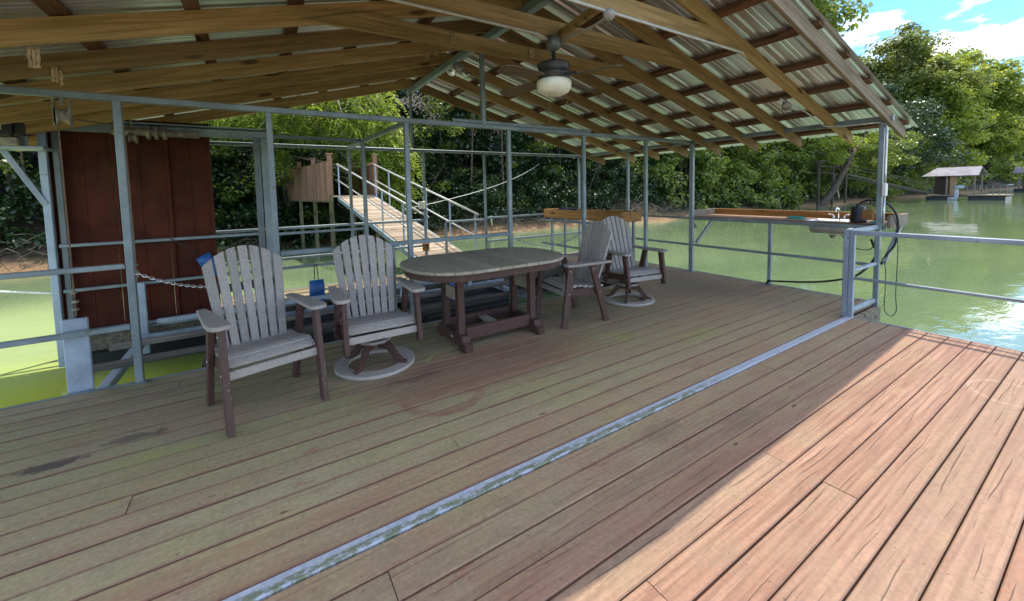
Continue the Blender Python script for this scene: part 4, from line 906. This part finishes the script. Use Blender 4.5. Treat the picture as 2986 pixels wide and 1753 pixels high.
for z in (WZ+1.5, WZ+1.0): MB().beam((hx-.85,7.1,z),(hx-.85,9.8,z), .05, .05).obj('rail', 'steeldark', hb)
for x in (hx+.3, hx+1.4, hx+2.5): MB().beam((x,7.15,WZ+.5),(x,7.15,WZ+1.5), .05, .05).obj('rail_post', 'steeldark', hb)
MB().beam((hx-.85,7.15,WZ+1.5),(hx+2.5,7.15,WZ+1.5), .05, .05).obj('rail', 'steeldark', hb)
ob = thing('outboard_motor', 'pale blue outboard motor tilted beside the boathouse dock', 'outboard motor', (hx-.4, 10.3, WZ))
MB().ball((hx-.4,10.3,WZ+1.35), .42, 12, (.8,1,.5)).obj('cowling', 'paleblue', ob, True); MB().cbox((hx-.5,10.32,WZ+.2),(hx-.3,10.6,WZ+1.3), .05).obj('leg', 'paleblue', ob); MB().cbox((hx-.6,10.4,WZ+.02),(hx-.2,10.85,WZ+.2), .05).obj('skeg', 'paleblue', ob)
pr = thing('bank_pier', 'old timber pier on stilts under the leaning tree', 'pier', (43, 15.5, WZ))
for k in range(24): plank(40.5+k*.25, 40.73+k*.25, 15.0, 17.2, 2.45, .06, mat='pier', par=pr)
for x in (40.6, 43.5, 46.4):
    for yy in (15.05, 17.1): MB().beam((x,yy,-1),(x,yy,3.5), .16, .16).obj('pile', 'pier', pr)
for z in (3.0, 3.45): MB().beam((40.5,15.0,z),(46.5,15.0,z), .06, .1).obj('rail', 'pier', pr)
MB().beam((43.5,15.02,2.4),(44.9,15.02,.2), .08, .14).obj('brace', 'gang', pr)
for dy in (0, 1.0): MB().beam((46.5,15.1+dy,2.38),(60.3,12.1+dy*.5,.2), .08, .16).obj('ramp_stringer', 'pier', pr)
for dy in (0, 1.0): MB().beam((46.5,15.1+dy,3.3),(60.3,12.1+dy*.5,1.15), .05, .06).obj('ramp_rail', 'pier', pr)
fd = thing('distant_dock', 'distant dock shelter cut off by the right edge of the picture', 'dock', (110, 10.5, WZ))
for x, yy in ((108,11.6),(108,7.0),(113,11.6),(113,7.0)): MB().beam((x,yy,WZ),(x,yy,2.7), .2, .2).obj('post', 'oldwood', fd)
b = MB(); b.add([(107,6.2,2.6),(107,12.3,2.6),(110.5,12.3,3.7),(110.5,6.2,3.7),(114,6.2,2.6),(114,12.3,2.6)], [(0,1,2,3),(3,2,5,4)]); o = b.obj('roof', 'tinroof', fd); s = o.modifiers.new('s','SOLIDIFY'); s.thickness = .08
hbx('platform', (107,6.5,WZ-.1),(114,12,WZ+.5), 'navy', fd); MB().beam((107.5,12,.3),(107.5,18,2.2), .5, .1).obj('ramp', 'oldwood', fd)

ho = thing('hillside_cabin', 'dark red cabin half hidden by trees up the bank', 'cabin', (2, 33, 9))
gx, gy, gz = 1.2, 32., 5.4
for k in range(11): MB().cbox((gx-4.5,gy-.02*(k%2),gz+k*.3),(gx+3.5,gy+.1,gz+k*.3+.285), .01).obj('siding_board', 'house', ho)
MB().cbox((gx-4.5,gy+.12,gz),(gx+3.5,gy+5,gz+3.3), .02).obj('wall', 'house', ho)
b = MB(); b.add([(gx-5,gy-.7,gz+3.2),(gx+4,gy-.7,gz+3.2),(gx+4,gy+2.5,gz+5),(gx-5,gy+2.5,gz+5),(gx-5,gy+5.8,gz+3.2),(gx+4,gy+5.8,gz+3.2)], [(0,1,2,3),(3,2,5,4)]); o = b.obj('roof', 'houseroof', ho); s = o.modifiers.new('s','SOLIDIFY'); s.thickness = .15
for x in (gx-2.6, gx+.6): MB().cbox((x,gy-.06,gz+1.2),(x+1.1,gy-.025,gz+2.3)).obj('window', 'black', ho)
for k in range(14): MB().beam((gx-4.5+k*.5,gy-1.6,gz-.4),(gx-4.5+k*.5,gy-1.6,gz+.6), .05, .05).obj('porch_baluster', 'house', ho)
MB().beam((gx-4.6,gy-1.6,gz+.62),(gx+2.2,gy-1.6,gz+.62), .08, .06).obj('porch_rail', 'house', ho); MB().cbox((gx-4.6,gy-1.7,gz-.5),(gx+2.2,gy-.05,gz-.38)).obj('porch_floor', 'house', ho)

# ================================================================== VEGETATION
def leaf_mesh(name, pos, nrm, size, tint, aspect=.55):
    N = len(pos); nrm = nrm/np.linalg.norm(nrm, axis=1, keepdims=True)
    d = rng.normal(size=(N,3)); d[:,2] -= .35; d -= nrm*np.sum(d*nrm, axis=1, keepdims=True); d /= np.linalg.norm(d, axis=1, keepdims=True)
    s = np.cross(nrm, d); L_ = size[:,None]
    v = np.empty((N,4,3)); v[:,0] = pos-d*L_*.5; v[:,2] = pos+d*L_*.5-nrm*L_*.10; v[:,1] = pos+s*L_*aspect*.5+nrm*L_*.08; v[:,3] = pos-s*L_*aspect*.5+nrm*L_*.08
    me = bpy.data.meshes.new(name); me.vertices.add(N*4); me.vertices.foreach_set('co', v.reshape(-1)); me.loops.add(N*4); me.loops.foreach_set('vertex_index', np.arange(N*4, dtype=np.int32))
    me.polygons.add(N); me.polygons.foreach_set('loop_start', np.arange(0, N*4, 4, dtype=np.int32)); me.polygons.foreach_set('loop_total', np.full(N, 4, dtype=np.int32))
    a = me.attributes.new('tint', 'FLOAT', 'FACE'); a.data.foreach_set('value', tint.astype(np.float32)); me.update(); me.validate(); return me
def clumps(cen, rad, per, leaf, flat=.6, up=.8):
    """leaves scattered in clumps: cen (K,3), rad (K)"""
    K = len(cen); idx = np.repeat(np.arange(K), per); N = len(idx)
    u = rng.normal(size=(N,3)); u /= np.linalg.norm(u, axis=1, keepdims=True); r = rng.random(N)**.45
    off = u*r[:,None]*rad[idx][:,None]; off[:,2] *= flat
    pos = cen[idx]+off; nrm = u*.7+rng.normal(size=(N,3))*.45; nrm[:,2] += up
    tint = np.clip(.45+.28*rng.normal(size=N)+.25*(rng.random(K)[idx]-.5), 0, 1); size = leaf*(.65+.7*rng.random(N))
    return pos, nrm, size, tint
def limb_path(a, c, bend): a, c = Vector(a), Vector(c); mid = (a+c)/2+Vector(bend); return smooth_path([a, mid, c], 4)
def tree_kit(name, Hh, cr, nclump, per, leaf, seed, bare=.3, lean=0., spread=1.):
    """returns (trunk mesh, crown mesh) for one tree of height Hh with its foot at the origin"""
    g = np.random.default_rng(seed); cen = []
    while len(cen) < nclump:
        u = g.normal(size=3); u /= np.linalg.norm(u); rr = (.55+.5*g.random())*(1+.13*math.sin(u[0]*5+seed)+.12*math.sin(u[1]*7+2*seed))
        z = Hh*(bare+(1-bare)*.5)+u[2]*rr*Hh*(1-bare)*.5
        w = cr*rr*(1.05-.2*max(0, u[2]))
        cen.append((u[0]*w*spread+lean*z, u[1]*w, z))
    cen = np.array(cen); rad = cr*(.18+.18*g.random(nclump))
    crown = leaf_mesh(name+'_crown', *clumps(cen, rad, per, leaf))
    t = MB(); top = Vector((lean*Hh*.8, 0, Hh*.8)); r0 = Hh*.022+.06
    path = smooth_path([(0,0,-.6),(lean*Hh*.15+.1,0,Hh*.18),(lean*Hh*.4-.1,.1,Hh*.42),top], 4); t.tube(path, [r0*(1.15-.95*i/(len(path)-1)) for i in range(len(path))], 8)
    for c in cen[::3]:
        z = min(Hh*.75, max(Hh*bare*.7, c[2]*.62)); p = (lean*z, 0, z)
        lp = limb_path(p, c, (0,0,-Hh*.03)); t.tube(lp, [r0*.36*(1-.85*i/(len(lp)-1)) for i in range(len(lp))], 5)
    return t.mesh(name+'_trunk'), crown
KITS = {k: tree_kit('kit', *a) for k, a in {'a': (20,6.2,170,190,.46,3), 'b': (20,5.6,160,190,.46,8,.15), 'c': (20,7.0,190,180,.48,21,.2), 'n': (12,4.6,90,260,.20,5,.28), 'low': (9,4.4,80,230,.24,13,.05,.12)}.items()}
def tree(name, kit, loc, s, rz, leafm, label, group=None, bark='bark', sz=None):
    t = thing(name, label, 'tree', loc, group); BASE.pop(t.name, None); t.rotation_euler[2] = rz; t.scale = (s, s, sz or s)
    for nm, me, mt in (('trunk', KITS[kit][0], bark), ('crown', KITS[kit][1], leafm)):
        o = bpy.data.objects.new(nm, me); COL.objects.link(o); o.parent = t
        if not me.materials: me.materials.append(None)
        o.material_slots[0].link = 'OBJECT'; o.material_slots[0].material = M[mt]
    return t
def at(x, y): return (x, y, hillz(x, y)-.1)
tree('broadleaf_tree', 'a', at(43.5,20.5), .88, .4, 'leaf_far', 'tall broadleaf tree rising beside the roof edge against the cloud', sz=1.25)
tree('broadleaf_tree', 'c', at(87,22), 1.22, 1.9, 'leaf_warm', 'large tree with brownish crown top on the right skyline', sz=1.12)
tree('broadleaf_tree', 'b', at(86,17.8), 1.0, 2.7, 'leaf_sun', 'bright yellow-green tree in front of the brown-topped tree')
tree('broadleaf_tree', 'a', at(110,19.5), 1.15, 4.4, 'leaf_sun', 'sunlit yellow-green tree with the broad rounded crown at right')
tree('broadleaf_tree', 'c', at(140,20), 1.12, .9, 'leaf_warm', 'green tree sloping down to the far right skyline')
tree('broadleaf_tree', 'b', at(165,19), 1.05, 5.2, 'leaf_far', 'hazy tree nearest the right picture edge')
tree('broadleaf_tree', 'low', at(70,17.6), 1.35, 2.2, 'leaf_dark', 'dark spreading tree hanging over the boathouse roof')
tree('broadleaf_tree', 'low', at(56,17.2), 1.1, 1.2, 'leaf_far', 'low spreading tree beside the old pier')
tree('broadleaf_tree', 'b', at(102,25), 1.05, 1.1, 'leaf_far', 'green tree showing behind the two yellow-green trees at right')
tree('broadleaf_tree', 'a', at(127,17.8), .8, 3.3, 'leaf_sun', 'smaller bright tree at the waterline right of the boathouse')
lt = thing('leaning_tree', 'leaning dark trunk with bright leaves slanting across the old pier', 'tree', (42.4,14.9,WZ))
lp = smooth_path([(42.0,15.6,-.7),(43.2,15.0,.7),(44.6,14.7,2.4),(46.6,14.6,4.3),(49.5,14.6,6.2)], 5); MB().tube(lp, [.34-.24*i/(len(lp)-1) for i in range(len(lp))], 8).obj('trunk', 'bark', lt, True)
b = MB(); cl = []
for k in range(46):
    c = Vector((random.uniform(41,52), random.uniform(13.6,16.5), random.uniform(3.0,8.5))); cl.append(tuple(c)); q = min(lp, key=lambda p: (p-c).length)
    if k % 2: l2 = limb_path(q, c, (0,0,.3)); b.tube(l2, [.07*(1-.8*i/(len(l2)-1)) for i in range(len(l2))], 5)
b.obj('branches', 'bark', lt)
me = leaf_mesh('leaves', *clumps(np.array(cl), .6+.6*rng.random(46), 150, .26, .45, .9)); me.materials.append(M['leaf_sun']); o = bpy.data.objects.new('crown', me); COL.objects.link(o); attach(o, lt)
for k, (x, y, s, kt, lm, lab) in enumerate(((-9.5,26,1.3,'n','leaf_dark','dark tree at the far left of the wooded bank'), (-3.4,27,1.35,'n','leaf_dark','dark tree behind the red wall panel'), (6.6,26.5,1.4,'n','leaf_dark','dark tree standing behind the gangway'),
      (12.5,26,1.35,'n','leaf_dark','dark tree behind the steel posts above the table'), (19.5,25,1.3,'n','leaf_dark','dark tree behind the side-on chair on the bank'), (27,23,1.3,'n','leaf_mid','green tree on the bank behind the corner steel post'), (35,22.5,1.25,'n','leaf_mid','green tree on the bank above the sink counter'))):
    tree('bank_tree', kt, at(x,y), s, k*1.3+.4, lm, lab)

# walnut with long drooping compound leaves over the landing
wt = thing('walnut_tree', 'walnut tree with hanging yellow-green leaf fronds above the gangway', 'tree', at(1.2,19.6))
tp = smooth_path([(1.2,19.6,1.0),(1.0,19.0,2.6),(.6,18.0,4.2),(1.6,16.8,6.2),(3.0,15.4,7.6)], 6)
MB().tube(tp, [.24-.16*i/(len(tp)-1) for i in range(len(tp))], 9).obj('trunk', 'palebark', wt, True)
P_, N_, S_, T_ = [], [], [], []; g = np.random.default_rng(4); tw_ = MB()
sprays = []
for (cx_, cy_, cz_, rx_, ry_, rz_, n) in ((3.4,14.7,3.6,1.25,1.2,2.2,480),(1.3,15.6,4.5,2.2,1.4,1.2,480),(-1.0,16.2,4.1,1.2,1.0,.7,110),(4.3,14.6,2.3,.75,.7,1.5,200),(.5,15.8,2.75,.55,.6,.5,60)):
    for _ in range(n):
        u = g.normal(size=3); u /= np.linalg.norm(u); r = g.random()**.4; sprays.append((cx_+u[0]*r*rx_, cy_+u[1]*r*ry_, cz_+u[2]*r*rz_, u))
for (x, y, z, u) in sprays:
    a = g.random()*6.28; h = np.array([math.cos(a), math.sin(a), 0]); Lf = .42+.3*g.random(); side = np.array([-h[1], h[0], 0]); tn = g.random()
    for k in range(9):
        f = (k+1)/9; c = np.array([x, y, z])+h*Lf*f*.8+np.array([0,0,-1])*Lf*(.25*f+.75*f*f)
        for s in (-1, 1): P_.append(c+side*s*.065); N_.append(np.array([side[0]*s*.35,side[1]*s*.35,1.])+h*.5*f+g.normal(size=3)*.2); S_.append(.15*(1.1-.35*f)); T_.append(np.clip(.5+.25*g.normal()+.3*(tn-.5),0,1))
me = leaf_mesh('fronds', np.array(P_), np.array(N_), np.array(S_), np.array(T_), .42); me.materials.append(M['leaf_walnut'])
o = bpy.data.objects.new('crown', me); COL.objects.link(o); attach(o, wt)
for (x, y, z, u) in sprays[::14]:
    q = min(tp, key=lambda p: (p-Vector((x,y,z))).length); lp = limb_path(q, (x,y,z), (0,0,.25)); tw_.tube(lp, [.04*(1-.8*i/(len(lp)-1)) for i in range(len(lp))], 5)
tw_.obj('branches', 'palebark', wt)

def stuff(name, me, mat, label, cat):
    me.materials.append(M[mat]); o = bpy.data.objects.new(name, me); COL.objects.link(o); o['kind'] = 'stuff'; o['label'] = label; o['category'] = cat; return o
def scatter(n, x0, x1, y0, y1, h0, h1, r0, r1, pw=1.):
    x = x0+(x1-x0)*rng.random(n); y = y0+(y1-y0)*rng.random(n)**1.3; z = np.array([hillz(a, c) for a, c in zip(x, y)])+h0+(h1-h0)*rng.random(n)**pw
    return np.stack([x,y,z],1), r0+(r1-r0)*rng.random(n)
cA, rA = scatter(1700, -18, 46, 18.0, 24.5, .1, 8.5, .5, 1.15, 1.15)
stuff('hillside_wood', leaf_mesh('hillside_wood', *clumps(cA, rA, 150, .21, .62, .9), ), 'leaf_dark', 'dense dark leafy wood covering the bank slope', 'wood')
cB, rB = scatter(1000, -16, 60, 16.5, 18.8, .05, 1.6, .25, .6, 1.4)
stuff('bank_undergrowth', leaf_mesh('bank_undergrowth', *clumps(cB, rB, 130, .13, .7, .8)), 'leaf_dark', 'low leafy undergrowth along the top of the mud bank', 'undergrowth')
cE, rE = scatter(420, -16, 40, 17.0, 20.5, .4, 6.5, .35, .9, 1.2)  # second leaf layer, its lighter colour standing in for sun flecks
stuff('sun_toned_understory', leaf_mesh('sun_toned_understory', *clumps(cE, rE, 120, .16, .5, 1.)), 'leaf_far', 'lighter green saplings with sunlight put into the leaf colour, front of the bank wood', 'saplings')
cC, rC = scatter(620, 22, 80, 16.4, 20, .3, 7, .6, 1.4, 1.4)
stuff('overhanging_foliage', leaf_mesh('overhanging_foliage', *clumps(cC, rC, 150, .30, .55, .8)), 'leaf_far', 'sunlit green foliage overhanging the water along the bank', 'foliage')
cD, rD = scatter(760, 70, 330, 17.5, 27, .5, 10, 1.3, 3.0)
cD[:,2] += np.clip((cD[:,0]-130)*.06, 0, 7)*rng.random(len(cD))
stuff('far_wood', leaf_mesh('far_wood', *clumps(cD, rD, 110, .75, .6, .7)), 'leaf_far', 'distant wooded bank along the river to the right', 'wood')
b = MB()
for _ in range(520):
    x = random.uniform(-14, 40); y = 16.1+1.0*random.random()+.8*math.sin(x*.21+1)+.5*math.sin(x*.53); z = hillz(x, y)+.05; a = random.uniform(0, 6.3); l = random.uniform(.3, 1.6); e = random.uniform(-.3,.5)
    p = Vector((x,y,z)); q = p+Vector((math.cos(a)*l, math.sin(a)*l*.6, e*l)); b.tube([p, (p+q)/2+Vector((0,0,random.uniform(-.1,.15))), q], [.02,.014,.006], 4, False)
o = b.obj('driftwood_debris', 'twig'); o['kind'] = 'stuff'; o['label'] = 'dead roots and twigs strewn on the mud bank'; o['category'] = 'debris'
b = MB()
for _ in range(70):
    x = random.uniform(-14, 40); y = random.uniform(17.2, 20.5); z = hillz(x, y); dx = random.uniform(-1.6, 1.6); hh = random.uniform(2.5, 8)
    pth = smooth_path([(x,y,z-.2),(x+dx*.3,y-.2,z+hh*.45),(x+dx,y-.7,z+hh)], 4); r0 = random.uniform(.02,.085); b.tube(pth, [r0*(1-.75*i/(len(pth)-1)) for i in range(len(pth))], 6)
    for k in range(3):
        q = pth[random.randint(3, len(pth)-1)]; b.tube([q, q+Vector((random.uniform(-1,1), random.uniform(-.8,.2), random.uniform(-.2,.7)))], [r0*.35, .004], 4, False)
o = b.obj('wood_stems', 'bark', smooth=True); o['kind'] = 'stuff'; o['label'] = 'thin stems and bare branches in the shaded bank wood'; o['category'] = 'stems'
for (x, y, s, lab) in ((13.6,14.8,.9,'pale driftwood snag with dry leaves near the bank'), (17.3,11.3,.5,'small stump poking from the green water left of the counter'), (34.5,15.4,.8,'dark stump in the shallows behind the counter'), (50,14.2,.7,'floating log end in the river right of the electrical box')):
    b = MB(); b.tube([(x,y,WZ-.3),(x+.1*s,y,WZ+.3*s),(x+.5*s,y+.1,WZ+.55*s)], [.14*s,.11*s,.05*s], 7).tube([(x+.05*s,y,WZ+.2*s),(x-.35*s,y-.1,WZ+.5*s)], [.06*s,.02*s], 6)
    tag(b.obj('snag', 'palebark' if 'pale' in lab else 'bark', smooth=True), lab, 'driftwood')
